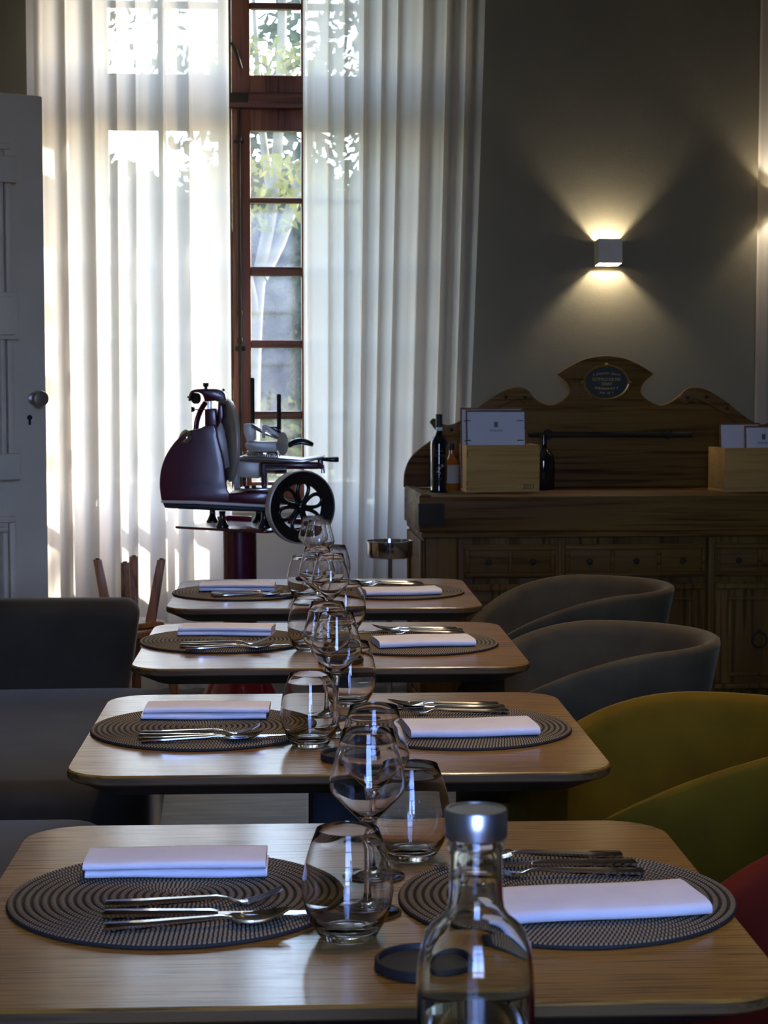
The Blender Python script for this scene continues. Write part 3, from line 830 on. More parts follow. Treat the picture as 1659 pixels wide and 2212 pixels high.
# ================================================================== seats
def tub_chair(label, x, y, m, rz):
    e = empty('tub_chair', (x, y, 0), rz, label, 'chair', 'tub chairs along the tables')
    # plan: open to -x (towards the table)
    A0 = R(148)
    nA, prof_n = 61, None
    def rim_h(t):                 # t = |angle| from the back, 0..A0
        q = abs(t) / A0
        return .773 - .012 * q ** 2 - .15 * max(0, (q - .45) / .55) ** 2
    def plan(t, k):
        a, b = .300 * k, .285 * k
        return (a * math.cos(t), b * math.sin(t))
    prof = [(.74, -.37), (.83, -.26), (.925, -.13), (.985, -.035), (1.0, -.012), (.995, -.003), (.975, .001), (.945, .000), (.915, -.004), (.895, -.014), (.888, -.032), (.845, -.13), (.79, -.25), (.73, -.345)]
    mb = MB()
    def fn(i, j):
        t = -A0 + 2 * A0 * i / (nA - 1)
        k, dz = prof[j]
        h = rim_h(t)
        zfloor = .30
        # below the rim the shell runs down to the seat base
        z = h + dz * ((h - .30) / .47)
        px, py = plan(t, k)
        return (px, py, max(z, zfloor))
    mb.grid(fn, nA, len(prof))
    n = len(prof)
    mb.f.append(tuple(j * nA for j in range(n)))
    mb.f.append(tuple(j * nA + nA - 1 for j in range(n - 1, -1, -1)))
    mb.build('backrest', m, e, smooth=50)
    def disc(rr, z): return [(rr * .285 * math.cos(2 * math.pi * q / 40) - .02, rr * .27 * math.sin(2 * math.pi * q / 40), z) for q in range(40)]
    MB().sections([disc(.70, .29), disc(.80, .31), disc(.86, .40), disc(.86, .435), disc(.80, .452), disc(.60, .458)]).build('seat', m, e, smooth=60)
    for sx in (-1, 1):
        for sy in (-1, 1):
            MB().cyl((sx * .13 - .02, sy * .13, .295), (sx * .20 - .02, sy * .20, 0.0), .013, .009, 12).build('leg', 'black', e, smooth=40)
    return e
tub_chair('grey velvet tub chair at the first table from the window', .480, 4.96, 'greyvelvet', R(8))
tub_chair('grey velvet tub chair at the second table from the window', .420, 3.95, 'greyvelvet', R(8))
tub_chair('mustard yellow velvet tub chair at the third table from the window', .485, 2.96, 'mustard', R(11))
tub_chair('rust red velvet tub chair at the fourth table from the window', .565, 1.975, 'redvelvet', R(5))

def cushion(mb, x0, x1, y0, y1, z0, z1, r, bulge=.01):
    w, d = x1 - x0, y1 - y0
    cx, cy_ = (x0 + x1) / 2, (y0 + y1) / 2
    secs = []
    for ins, z in [(r * .5, z0), (r * .12, z0 + r * .3), (0, z0 + r)] + [(0, z1 - r)] + [(r * (1 - math.cos(a)), z1 - r + r * math.sin(a)) for a in (R(25), R(50), R(70))] + [(r * .95, z1)]:
        secs.append([(a, b, z) for a, b in rrect(w - 2 * ins, d - 2 * ins, max(.02, .11 - ins), 8, cx, cy_)])
    secs.append([(cx + (a - cx) * .5, cy_ + (b - cy_) * .5, z1 + bulge) for a, b, _ in secs[-1]])
    return mb.sections(secs)
bench = empty('bench_seat', (-.950, 4.63, 0), R(5.0), 'charcoal velvet bench with an upholstered end arm, beside the first two tables', 'bench', 'charcoal benches')
cushion(MB(), -.375, .375, -.665, .66, .10, .442, .055).build('seat', 'benchvelvet', bench, smooth=60)
def arm_sec(y, x1, z1, r=.045):
    pts = [(-.40, y, .12), (x1 - .035, y, .12), (x1 - .03, y, .42)]
    for a in range(0, 95, 15): pts.append((x1 - r + r * math.cos(R(a)), y, z1 - r + r * math.sin(R(a))))
    pts += [(-.40, y, z1 + .004)]
    return pts
am = MB()
am.sections([arm_sec(.640, .27, .64), arm_sec(.645, .288, .668), arm_sec(.662, .298, .684), arm_sec(.70, .302, .690), arm_sec(.74, .300, .688), arm_sec(.765, .290, .676), arm_sec(.775, .27, .65)])
am.build('end_arm', 'benchvelvet', bench, smooth=60)
cushion(MB(), -.52, -.385, -.665, .775, .12, .74, .05).build('backrest', 'benchvelvet', bench, smooth=60)
for sx in (-.32, .3):
    for sy in (-.58, .6): MB().cyl((sx, sy, 0), (sx, sy, .105), .016, .02, 12).build('leg', 'black', bench)
bench2 = empty('bench_seat', (-.876, 3.03, 0), R(3.0), 'charcoal velvet bench whose rounded seat end shows behind the fourth table from the window', 'bench', 'charcoal benches')
cushion(MB(), -.375, .375, -.66, .66, .10, .442, .055).build('seat', 'benchvelvet', bench2, smooth=60)
cushion(MB(), -.52, -.385, -.66, .66, .12, .74, .05).build('backrest', 'benchvelvet', bench2, smooth=60)
for sx in (-.32, .3):
    for sy in (-.58, .58): MB().cyl((sx, sy, 0), (sx, sy, .105), .016, .02, 12).build('leg', 'black', bench2)

# ---- small side table with an upturned stool on it
st = empty('side_table', (-.90, 6.52, 0), R(45), 'small orange beech side table behind the charcoal bench', 'table')
MB().sections([[(a, b, z) for a, b in rrect(.30 - k, .30 - k, .04, 6)] for k, z in ((.01, .428), (0, .433), (0, .449), (.008, .453))]).build('tabletop', 'beech', st, smooth=30)
for sx in (-1, 1):
    for sy in (-1, 1): MB().cyl((sx * .095, sy * .095, .43), (sx * .125, sy * .125, 0), .020, .014, 10).build('leg', 'beech', st)
us = empty('stool', (-.90, 6.52, .4535), R(45), 'upturned beech stool with four splayed legs in the air, on the side table', 'stool')
MB().sections([[(a, b, z) for a, b in rrect(.20 + k, .20 + k, .05, 6)] for k, z in ((-.02, 0), (0, .004), (0, .016), (-.01, .020))]).build('seat', 'beech', us, smooth=30)
for sx in (-1, 1):
    for sy in (-1, 1):
        dirv = (sx * .086, sy * .086)
        p0 = Vector((sx * .052, sy * .052, .019)); p1 = Vector((sx * .080, sy * .080, .238))
        lg = MB()
        def sq(p, h, ang=0): return [(p.x + h * math.cos(R(a)), p.y + h * math.sin(R(a)), p.z) for a in (0, 90, 180, 270)]
        lg.sections([sq(p0, .025), sq(p1, .019)])
        l = lg.build('leg', 'beech', us, bevel=.002)
        MB().cyl((p1.x, p1.y, p1.z - .0005), (p1.x, p1.y, p1.z + .004), .0075, n=12).build('felt_pad', 'rubber', l)

# ================================================================== sideboard
SBU, SBV = 1.555, 7.12
sb = empty('sideboard', room(SBU, SBV), RM, 'carved dark wooden butcher sideboard with a crested back board against the wall', 'sideboard')
HW = .858
MB().box(-HW, HW, 0, .645, .737, .874).build('worktop', 'walnut', sb, bevel=.004)
for sx in (-1, 1):
    MB().prism([(sx * HW, .8742), (sx * (HW - .05), .8742), (sx * (HW - .038), .884), (sx * (HW - .008), .884)], .004, .64, 'xz').build('worktop_rim', 'walnut', sb, bevel=.002)
cor = MB().box(-HW - .003, -HW + .098, -.003, -.0003, .765, .848).box(-HW - .003, -HW - .0003, -.0003, .03, .765, .848)
cor.build('iron_corner', 'iron', sb)
cor2 = MB().box(HW - .098, HW + .003, -.003, -.0003, .765, .848).box(HW + .0003, HW + .003, -.0003, .03, .765, .848)
cor2.build('iron_corner', 'iron', sb)
MB().box(-.848, .848, .012, .65, .712, .7368).build('cornice', 'walnut', sb, bevel=.006)
MB().box(-.836, .836, .045, .655, .06, .7118).build('carcass', 'walnutv', sb, bevel=.003)
MB().box(-.845, .845, .03, .66, 0, .06).build('plinth', 'walnut', sb, bevel=.004)
for x0, x1 in ((-.826, -.70), (.70, .826), (-.308, -.292), (.292, .308)):
    MB().box(x0, x1, .031, .0448, .062, .711).build('stile', 'walnutv', sb, bevel=.004)
# side frame (visible on the curtain side)
for y0, y1, z0, z1 in ((.06, .11, .08, .70), (.58, .64, .08, .70), (.112, .578, .62, .70), (.112, .578, .08, .16)):
    MB().box(-.848, -.8362, y0, y1, z0, z1).build('side_frame', 'walnutv', sb, bevel=.004)
knob_me = MB().lathe([(0, -.001), (.008, -.001), (.005, .006), (.011, .012), (.012, .018), (.008, .023), (0, .024)], 16, rot=Matrix.Rotation(R(90), 3, 'X')).mesh('knob', smooth=50)
knob_me.materials.append(M['iron'])
def border(x0, x1, z0, z1, w, ya, yb):
    m = MB()
    m.box(x0, x1, ya, yb, z1 - w, z1).box(x0, x1, ya, yb, z0, z0 + w).box(x0, x0 + w, ya, yb, z0 + w, z1 - w).box(x1 - w, x1, ya, yb, z0 + w, z1 - w)
    return m
for x0, x1, np_ in ((-.677, -.318, 2), (-.282, .282, 3), (.318, .677, 2)):
    dr = MB().box(x0, x1, .030, .0446, .552, .682).build('drawer', 'walnut', sb, bevel=.003)
    g = border(x0 + .004, x1 - .004, .556, .678, .016, .020, .0298)
    pw = (x1 - x0 - .008) / np_
    for q in range(1, np_): g.box(x0 + .004 + q * pw - .008, x0 + .004 + q * pw + .008, .020, .0298, .572, .662)
    g.build('drawer_moulding', 'walnut', dr, bevel=.004)
    for q in range(np_):
        ko = link('knob', knob_me, None, dr); ko.location = (x0 + .004 + (q + .5) * pw, .030, .617)
for q, (x0, x1) in enumerate(((-.677, -.318), (-.282, .282), (.318, .677))):
    dd = MB().box(x0, x1, .030, .0446, .10, .528).build('cabinet_door', 'walnutv', sb, bevel=.003)
    border(x0 + .004, x1 - .004, .104, .524, .022, .018, .0298).build('door_moulding', 'walnutv', dd, bevel=.005)
    border(x0 + .055, x1 - .055, .155, .473, .015, .022, .0298).build('door_moulding', 'walnutv', dd, bevel=.005)
    cx = (x0 + x1) / 2
    pts = [(cx + .03 * math.cos(2 * math.pi * a / 24), .016, .30 + .03 * math.sin(2 * math.pi * a / 24)) for a in range(24)]
    MB().tube(pts, .004, 8, closed=True).cyl((cx, .0299, .334), (cx, .010, .334), .006, n=10).build('ring_pull', 'iron', dd)
# crested back board
half = [(-.859, .8745), (-.855, .940), (-.826, 1.004), (-.759, 1.061), (-.695, 1.094), (-.608, 1.140), (-.504, 1.226), (-.410, 1.275), (-.352, 1.283), (-.315, 1.258), (-.283, 1.234), (-.237, 1.220), (-.182, 1.240), (-.150, 1.277), (-.163, 1.316), (-.206, 1.352), (-.143, 1.391), (-.076, 1.419), (-.004, 1.430)]
lo = smooth_poly([half[0], half[1], half[2], half[3], half[4], half[5], half[6], half[7], half[8], half[9], half[10], half[11], half[12], half[13], half[14], half[15]], 4)
hi = smooth_poly(half[15:], 5)[1:]
left = lo + hi
outline = left + [(-x, z) for x, z in reversed(left) if x < -.001]
MB().prism(outline, .648, .678, 'xz').build('back_board', 'walnut', sb, bevel=.003)
for s in (-1, 1):
    band_top = smooth_poly([(-.752, 1.150), (-.735, 1.166), (-.712, 1.150), (-.670, 1.137), (-.608, 1.164), (-.504, 1.243), (-.420, 1.289), (-.355, 1.294), (-.318, 1.262), (-.322, 1.232), (-.345, 1.222)], 4)
    band_bot = smooth_poly([(-.366, 1.240), (-.392, 1.243), (-.49, 1.196), (-.600, 1.116), (-.668, 1.093), (-.715, 1.105), (-.752, 1.150)], 4)[:-1]
    poly = [(s * x, z) for x, z in band_top + band_bot]
    so = MB().prism(poly, .630, .6478, 'xz').build('scroll_bracket', 'walnutlit', sb, bevel=.003)
    rv = MB()
    for x, z in ((-.66, 1.117), (-.52, 1.205), (-.43, 1.255), (-.348, 1.252)):
        rv.lathe([(0, -.001), (.008, -.001), (.007, .003), (0, .005)], 12, (s * x, .6301, z), Matrix.Rotation(R(90), 3, 'X'))
    rv.build('rivet', 'iron', so)
rl = MB().cyl((-.335, .612, 1.096), (.365, .612, 1.096), .010, n=16)
rl.build('rail', 'iron', sb)
for x in (-.248, .266):
    MB().cyl((x, .6478, 1.096), (x, .604, 1.096), .012, n=12).cyl((x, .6478, 1.096), (x, .640, 1.096), .022, n=16).build('rail_bracket', 'iron', sb)
# oval maker's plate
pl = MB()
ell = [(.090 * math.cos(2 * math.pi * a / 48), 1.3165 + .066 * math.sin(2 * math.pi * a / 48)) for a in range(48)]
po = pl.prism(ell, .638, .6478, 'xz').build('oval_plate', plain('dark_green_enamel', (0.012, 0.014, 0.005), 0.5, var=0.2), sb)
ring = [(.094 * math.cos(2 * math.pi * a / 64), .639, 1.3165 + .070 * math.sin(2 * math.pi * a / 64)) for a in range(64)]
rg = MB().tube(ring, .0052, 8, closed=True)
for x, z, r_ in ((-.098, 1.3165, .012), (.098, 1.3165, .012), (0, 1.389, .011)):
    rg.lathe([(0, -.009), (r_ * .8, -.006), (r_, 0), (r_ * .8, .006), (0, .009)], 12, (x, .638, z))
rg.build('gilt_rim', 'gold', po)
lettering('OCTEVILLE SUR MER', .0185, 'gold', po, (0, .6374, 1.3285), sx=.72)
lettering('DENIST', .0175, 'gold', po, (.002, .6374, 1.309), sx=.8)
rnd = random.Random(2)
for zc, half_w, bend in ((1.352, .058, -.12), (1.291, .050, .09), (1.272, .030, .10)):      # lines too worn to read
    mk = MB(); n = int(half_w * 2 / .0062)
    for q in range(n):
        x = -half_w + (q + .5) * 2 * half_w / n
        if rnd.random() < .15: continue
        z = zc + bend * ((x / half_w) ** 2 - .3) * half_w
        h = rnd.uniform(.003, .005)
        mk.box(x - .0013, x + .0013, .6366, .6376, z - h, z + h)
        if rnd.random() < .6: mk.box(x - .0013, x + .0026, .6366, .6376, z + h - .0018, z + h)
    mk.build('worn_lettering', 'gold', po)

# ---- things on the sideboard (WZ = worktop height)
WZ = .8745
def on_board(u, v, z=WZ): return room(u, v, z)
def wine_box(name, label, u, v, w, d, h, rz=0.0):
    e = empty(name, on_board(u, v), RM + rz, label, 'wooden box', 'pine boxes of menus')
    t = .012
    MB().box(-w / 2, w / 2, -d / 2, d / 2, 0, t).build('bottom_plank', 'pine', e, bevel=.001)
    MB().box(-w / 2, w / 2, -d / 2, -d / 2 + t, t + .0003, h).build('front_plank', 'pine', e, bevel=.001)
    MB().box(-w / 2, w / 2, d / 2 - t, d / 2, t + .0003, h).build('back_plank', 'pine', e, bevel=.001)
    for s in (-1, 1):
        a, b = sorted((s * w / 2, s * (w / 2 - t)))
        MB().box(a, b, -d / 2 + t + .0003, d / 2 - t - .0003, t + .0003, h).build('side_plank', 'pine', e, bevel=.001)
    return e
bx = wine_box('menu_box', 'pine box stamped 2021 holding ring-bound menus, beside the dark bottle', 1.058, 7.47, .300, .165, .190, R(3))
lettering('2021', .026, 'darkink', bx, (.105, -.0829, .022), shear=0.0, sx=.95)
stamp = MB().box(-.1475, -.1445, -.0829, -.0826, .03, .045).box(-.1475, -.1445, -.0829, -.0826, .14, .165)
stamp.build('nail_mark', 'darkink', bx)
bx2 = wine_box('menu_box', 'pine box of menus at the far end of the sideboard, by the curtain edge', 2.105, 7.42, .340, .165, .178, R(9))
def menu(label, u, v, w, h, rz, lean, board, rings, logo, zoff=.0140):
    e = empty('menu', on_board(u, v, WZ + zoff), RM + rz, label, 'menu', 'ring-bound menus in the boxes')
    parts = [MB().box(-w / 2 - .006, w / 2 + .006, .0022, .006, 0, h + .008).build('backing_board', board, e)]
    parts.append(MB().box(-w / 2, w / 2, -.001, .002, .004, h).build('page', 'paper', e))
    if rings:
        for x in (-w / 2 + .012, w / 2 - .006):
            for z in (h * .33, h * .62, h * .88):
                pts = [(x - .012 + .013 * math.cos(R(a)), .001 - .013 * math.sin(R(a)) * .6, z + .002 * math.sin(R(a))) for a in range(-20, 200, 20)]
                parts.append(MB().tube(pts, .0016, 6).build('binder_ring', 'blackmetal', e))
    if logo:
        lg = MB().box(-.008, .008, -.0014, -.0011, h * .80, h * .80 + .022)
        parts.append(lg.build('crest', 'ink', e))
        parts.append(lettering('MOSUINE', .0125, 'ink', e, (0, -.0013, h * .80 - .014)))
    for p in parts:
        p.rotation_euler = (p.rotation_euler[0] + R(-lean), 0, 0) if p.type == 'MESH' else p.rotation_euler
    for p in parts:
        if p.type == 'FONT':
            p.rotation_euler = (R(90 - lean), 0, 0)
            a = R(-lean); y, z = p.location.y, p.location.z
            p.location.y = y * math.cos(a) - z * math.sin(a); p.location.z = y * math.sin(a) + z * math.cos(a)
    return e
menu('white ring-bound menu page with a small crest, standing in the stamped pine box', 1.045, 7.432, .235, .310, R(3), 7, 'board', True, True)
menu('wooden menu board standing behind the crested page in the stamped pine box', 1.030, 7.472, .245, .318, R(3), 4, 'board', False, False)
menu('white menu page standing in the pine box by the curtain edge', 2.135, 7.385, .150, .245, R(9), 4, 'board', False, True)
menu('menu sheets half hidden behind the white page in the far pine box', 2.050, 7.432, .165, .255, R(9), 4, 'board', False, False)

def bottle(name, label, u, v, prof, m, cap=None, n=32):
    e = empty(name, on_board(u, v), RM, label, 'bottle')
    MB().lathe(prof, n).build('bottle_glass', m, e, smooth=50)
    return e
b1 = bottle('olive_oil_bottle', 'tall dark bottle with a printed label at the curtain end of the sideboard', .805, 7.41,
            [(0, 0), (.034, 0), (.036, .004), (.034, .012), (.0335, .03), (.0355, .19), (.034, .205), (.027, .220), (.0165, .232), (.0125, .245), (.0118, .30), (0, .30)], 'darkglass')
MB().lathe([(.0124, .262), (.0138, .262), (.0138, .3125), (.0128, .3145), (0, .3145), (0, .3005), (.0124, .3005), (.0124, .262)], 24).build('bottle_cap', 'black', b1)
MB().lathe([(.0127, .248), (.0134, .248), (.0134, .272), (.0127, .272), (.0127, .248)], 24).build('neck_label', 'paper', b1)
for tx, sz, z in (('Moulin', .0125, .168), ('Coudoux', .0125, .150), ('2021', .010, .055)):
    lettering(tx, sz, 'ink', b1, (0, -.0362, z), sx=.85)
fr_ = MB()
for x, z, r_ in ((.010, .108, .0062), (-.008, .084, .0048), (.0, .078, .0042)):
    fr_.lathe([(0, -.0012), (r_, -.0006), (r_, .0006), (0, .0012)], 14, (x, -.0352, z), Matrix.Rotation(R(90), 3, 'X'))
for x, z, a in ((-.006, .103, 35), (.001, .096, 60), (-.002, .108, 110)):
    dx, dz = .008 * math.cos(R(a)), .008 * math.sin(R(a))
    fr_.tube([(x - dx, -.0362, z - dz), (x, -.0366, z), (x + dx, -.0362, z + dz)], [.0006, .002, .0006], 6)
fr_.build('printed_olives', plain('pale_print', (0.30, 0.30, 0.25), 0.7, var=0.1), b1)
b2 = bottle('amber_bottle', 'small amber bottle with a cream label, behind the dark bottle', .872, 7.55,
            [(0, 0), (.030, 0), (.032, .004), (.032, .10), (.028, .118), (.014, .138), (.011, .15), (.011, .185), (0, .185)], 'amber')
MB().lathe([(.0322, .03), (.0327, .03), (.0327, .105), (.0322, .105), (.0322, .03)], 32).build('bottle_label', 'label', b2)
MB().lathe([(.0112, .165), (.0125, .165), (.0125, .192), (0, .192), (0, .1852), (.0112, .1852), (.0112, .165)], 24).build('bottle_cap', 'rubber', b2)
b3 = bottle('round_bottle', 'squat dark round-shouldered bottle behind the stamped pine box', 1.258, 7.58,
            [(0, 0), (.044, 0), (.047, .005), (.047, .115), (.044, .135), (.034, .152), (.018, .164), (.0135, .178), (.0135, .215), (.016, .217), (.016, .225), (0, .225)], 'darkglass')

# ================================================================== stand with a steel bowl
bs = empty('bucket_stand', room(.571, 6.98), RM, 'polished steel bowl on a slim floor stand between the curtain and the sideboard', 'stand')
MB().lathe([(0, .652), (.074, .652), (.084, .655), (.088, .664), (.088, .712), (.0925, .714), (.0925, .717), (.087, .717), (.086, .712), (.086, .668), (.080, .659), (.07, .657), (0, .657)], 48).build('bowl', 'chrome', bs, smooth=40)
MB().cyl((0, 0, .012), (0, 0, .6518), .0095, n=20).build('pole', 'chrome', bs)
MB().lathe([(0, 0), (.115, 0), (.118, .004), (.10, .011), (.03, .016), (0, .016)], 40).build('base', 'chrome', bs, smooth=40)

# ================================================================== meat slicer on its pedestal
sl = empty('meat_slicer', room(.004, 7.10), 0, 'burgundy flywheel meat slicer with a chrome blade on a pedestal before the window', 'meat slicer')
S_ = .00178
def X_(x): return (x - 518) * S_
def Z_(y): return .853 - (y - 1087) * S_
def P2(pts): return [(X_(x), Z_(y)) for x, y in pts]
# pedestal
MB().lathe([(0, 0), (.235, 0), (.24, .008), (.235, .018), (.19, .05), (.15, .11), (.115, .18), (.085, .25), (.068, .31), (.066, .34), (0, .34)], 48).build('pedestal_foot', 'crimson', sl, smooth=50)
MB().lathe([(0, .34), (.065, .34), (.065, .758), (0, .758)], 40).build('pedestal_column', 'burgundy', sl, smooth=40)
pr = Matrix.Rotation(R(-33), 4, 'Z')
plate = MB().sections([[(a, b, z) for a, b in rrect(.44, .36, .02, 4, .015, .03)] for z in (.758, .768)]).xform(pr)
po = plate.build('shelf_plate', 'burgundy', sl, bevel=.002)
for x0, x1, y0, y1 in ((-.205, -.10, .2, .21), (-.205, -.196, .12, .20), (.08, .235, .2, .21)):
    MB().box(x0, x1, y0, y1, .768, .788).xform(pr).build('plate_lip', 'crimson', po, bevel=.002)
# feet
for x, y, dy in ((485, 1129, -.09), (575, 1132, -.10), (452, 1117, .14), (553, 1116, .14)):
    MB().lathe([(0, .7685), (.024, .7685), (.025, .774), (.018, .786), (.012, .800), (.011, .815), (.013, .83), (0, .83)], 20, (X_(x), dy, 0)).build('foot', 'blackmetal', sl, smooth=50)
# body: side profile with depth; lower part wider than the neck
def slab(poly, y0, y1, name, m, parent=sl, bevel=.012, seg=3): return MB().prism(P2(poly), y0, y1, 'xz').build(name, m, parent, bevel=bevel, seg=seg, smooth=50)
hump = smooth_poly([(357, 1079), (353, 1045), (357, 1008), (372, 972), (396, 942), (416, 929), (440, 924)], 5) + smooth_poly([(446, 920), (470, 918), (478, 950), (487, 985), (492, 1020), (496, 1050), (502, 1064)], 4) + [(500, 1082)]
body = slab(hump, -.105, .105, 'body', 'burgundy', bevel=.024, seg=4)
slab([(492, 1062), (560, 1058), (594, 1062), (594, 1086), (492, 1080)], -.100, .100, 'base_deck', 'burgundy', bevel=.008)
slab([(356, 1076), (430, 1077), (580, 1086), (580, 1092), (430, 1084), (357, 1082)], -.112, .112, 'trim_band', 'cream', bevel=.003, seg=2)
slab([(359, 1082.5), (430, 1084.5), (580, 1092.5), (578, 1101), (460, 1098), (364, 1093)], -.100, .100, 'base_skirt', 'black', bevel=.004, seg=2)
slab([(446, 884), (470, 882), (474, 925), (446, 925)], -.035, .045, 'neck', 'burgundy', bevel=.006)
slab([(474, 868), (484, 868), (486, 900), (478, 930), (471, 925)], -.02, .05, 'neck', 'burgundy', bevel=.005)
# sharpener cover: half cylinder, axis along x
slab(smooth_poly([(411, 867), (413, 852), (421, 843), (440, 840.5)], 4) + smooth_poly([(470, 841), (484, 845), (490, 854), (492, 868)], 4) + [(474, 868.5), (470, 866), (446, 868)] + smooth_poly([(444, 860), (440, 852), (430, 848), (420, 851), (416, 867)], 4), -.035, .045, 'sharpener_cover', 'burgundy', bevel=.004, seg=2)
MB().cyl((X_(424), -.02, Z_(861)), (X_(429), -.01, Z_(861)), .021, n=28).cyl((X_(408), -.012, Z_(858)), (X_(426), -.012, Z_(858)), .004, n=10).build('sharpening_stone', 'iron', sl)
MB().cyl((X_(447), 0, Z_(843)), (X_(447), 0, Z_(835)), .006, n=14).cyl((X_(447), 0, Z_(836)), (X_(447), 0, Z_(828)), .011, .0115, n=14).build('cover_knob', 'iron', sl)
MB().cyl((X_(483), 0, Z_(846)), (X_(486), 0, Z_(841)), .005, n=10).build('cover_pin', 'iron', sl)
MB().cyl((X_(425), -.02, Z_(885)), (X_(447), -.02, Z_(885)), .0025, n=8).cyl((X_(417), -.02, Z_(884.5)), (X_(424), -.02, Z_(884.5)), .011, .008, n=14).build('set_screw', 'iron', sl)
for x in (452, 458): MB().cyl((X_(x), 0, Z_(884)), (X_(x), 0, Z_(866)), .004, n=10).build('cover_rod', 'steel', sl)
arc = smooth_poly([(X_(446), .04, Z_(868)), (X_(434), .05, Z_(885)), (X_(425), .055, Z_(908)), (X_(422), .05, Z_(932))], 5)
MB().tube(arc, .0125, 10, flat=.6).build('guard_arm', 'burgundy', sl, smooth=60)
bd = MB().lathe([(0, 0), (.028, 0), (.030, .004), (.030, .020), (.027, .024), (.024, .0225), (0, .026)], 32, rot=Matrix.Rotation(R(-62), 3, 'Y'))
bd.xform(Matrix.Rotation(R(38), 4, 'Z')); bo = bd.build('side_cap', 'steel', sl, smooth=40); bo.location = (X_(413), -.085, Z_(946))
# blade with its ring guard and cover plate (disc turned almost edge on)
PH = R(-70)
def disc_local(o, x, y, dy, rz=PH): o.location = (X_(x), dy, Z_(y)); o.rotation_euler = (R(90), 0, rz)
bl = MB().lathe([(0, .004), (.05, .006), (.10, .005), (.128, .001), (.150, -.0015), (.1505, -.0025), (.128, -.003), (0, -.003)], 64).build('blade', 'satin', sl, smooth=30); disc_local(bl, 494, 952, -.01)
def arc_ring(r0, r1, a0, a1, h0, h1, n=40):
    m = MB()
    rings = []
    for i in range(n + 1):
        a = R(a0 + (a1 - a0) * i / n); c, s = math.cos(a), math.sin(a)
        rings.append([(r0 * c, r0 * s, h0), (r1 * c, r1 * s, h0), (r1 * c, r1 * s, h1), (r0 * c, r0 * s, h1)])
    return m.sections(rings)
rgd = arc_ring(.128, .160, -75, 120, -.006, .010).build('blade_guard', 'satin', sl, bevel=.003); disc_local(rgd, 494, 952, -.01)
slab([(482, 911), (460, 945), (469, 985), (487, 1012), (500, 1006), (494, 955), (489, 928)], -.062, -.058, 'cover_plate', 'satin', bevel=.001, seg=1)
MB().cyl((X_(478), -.03, Z_(868)), (X_(493), -.03, Z_(872)), .012, n=16).build('guard_clamp', 'chrome', sl)
slab([(503, 986), (520, 986), (520, 1052), (509, 1056), (505, 1030)], -.05, -.02, 'blade_support', 'satin', bevel=.004, seg=2)
# carriage
slab([(514, 988), (532, 982), (655, 990), (700, 984), (700, 988), (655, 998), (640, 1000), (514, 992)], -.10, .12, 'carriage_table', 'steel', bevel=.002, seg=1)
slab([(519, 993), (565, 996), (565, 1030), (519, 1027)], -.11, .02, 'carriage_housing', 'satin', bevel=.004, seg=2)
slab([(566, 996), (690, 998), (690, 1012), (600, 1012), (578, 1006), (578, 1050), (566, 1050)], -.04, .05, 'carriage_slide', 'burgundy', bevel=.004, seg=2)
MB().cyl((X_(576), -.06, Z_(1012)), (X_(622), -.06, Z_(1012)), .017, n=24).build('slide_roller', 'chrome', sl)
slab([(520, 1052), (594, 1050), (600, 1056), (520, 1058)], -.09, .09, 'guide_rail', 'steel', bevel=.002, seg=1)
for x in (538, 552): MB().cyl((X_(x), -.08, Z_(1053)), (X_(x), -.08, Z_(1046)), .009, n=12).build('rail_bolt', 'iron', sl)
slab([(527, 1030), (533, 1030), (533, 1050), (527, 1050)], -.02, .02, 'slide_bracket', 'burgundy', bevel=.002, seg=1)
slab([(685, 986), (698, 986), (698, 1012), (690, 1012)], -.04, .02, 'handle_bracket', 'burgundy', bevel=.003, seg=2)
MB().tube([(X_(694), -.03, Z_(991)), (X_(702), -.03, Z_(991)), (X_(716), -.03, Z_(991.5)), (X_(730), -.03, Z_(991.5)), (X_(732), -.03, Z_(991.5))], [.006, .008, .0095, .0105, .008], 16).build('carriage_handle', 'blackmetal', sl, smooth=50)
for x0, y0, y1 in ((545.5, 818, 922), (602.5, 853, 945)):
    MB().cyl((X_(x0), .03, Z_(y1)), (X_(x0), .03, Z_(y0)), .0082, n=18).cyl((X_(x0), .03, Z_(y0)), (X_(x0), .03, Z_(y0 - 1.2)), .0078, .005, n=18).build('clamp_rod', 'iron', sl)
slab([(528, 916), (548, 914), (553, 930), (553, 950), (536, 958), (528, 934)], -.01, .045, 'clamp_plate', 'satin', bevel=.003, seg=2)
slab([(543, 917), (549, 916), (574, 931), (604, 944), (604, 950), (572, 938), (546, 924)], -.03, -.015, 'clamp_arm', 'chrome', bevel=.002, seg=2)
slab([(569, 918), (576, 917), (606, 938), (604, 948), (570, 926)], .0, .03, 'clamp_arm', 'satin', bevel=.002, seg=2)
slab([(569, 919), (576, 919), (575, 946), (568, 945)], -.04, -.03, 'clamp_block', 'cream', bevel=.002, seg=2)
slab([(580, 921), (596, 921), (608, 930), (604, 936)], .0, .04, 'clamp_lever', 'blackmetal', bevel=.003, seg=2)
slab([(533, 956), (541, 953), (600, 953), (601, 974), (540, 972), (532, 962)], -.05, .03, 'meat_tray', 'satin', bevel=.004, seg=2)
sp = MB()
for q in range(16):
    x = 537 + 4.6 * q
    sp.cyl((X_(x), -.055, Z_(985)), (X_(x + 1), -.055, Z_(976)), .0032, .0008, n=6)
sp.build('spike_row', 'chrome', sl, smooth=None)
slab([(535, 973), (602, 975), (602, 984), (535, 982)], -.045, .02, 'spike_plate', 'chrome', bevel=.002, seg=1)
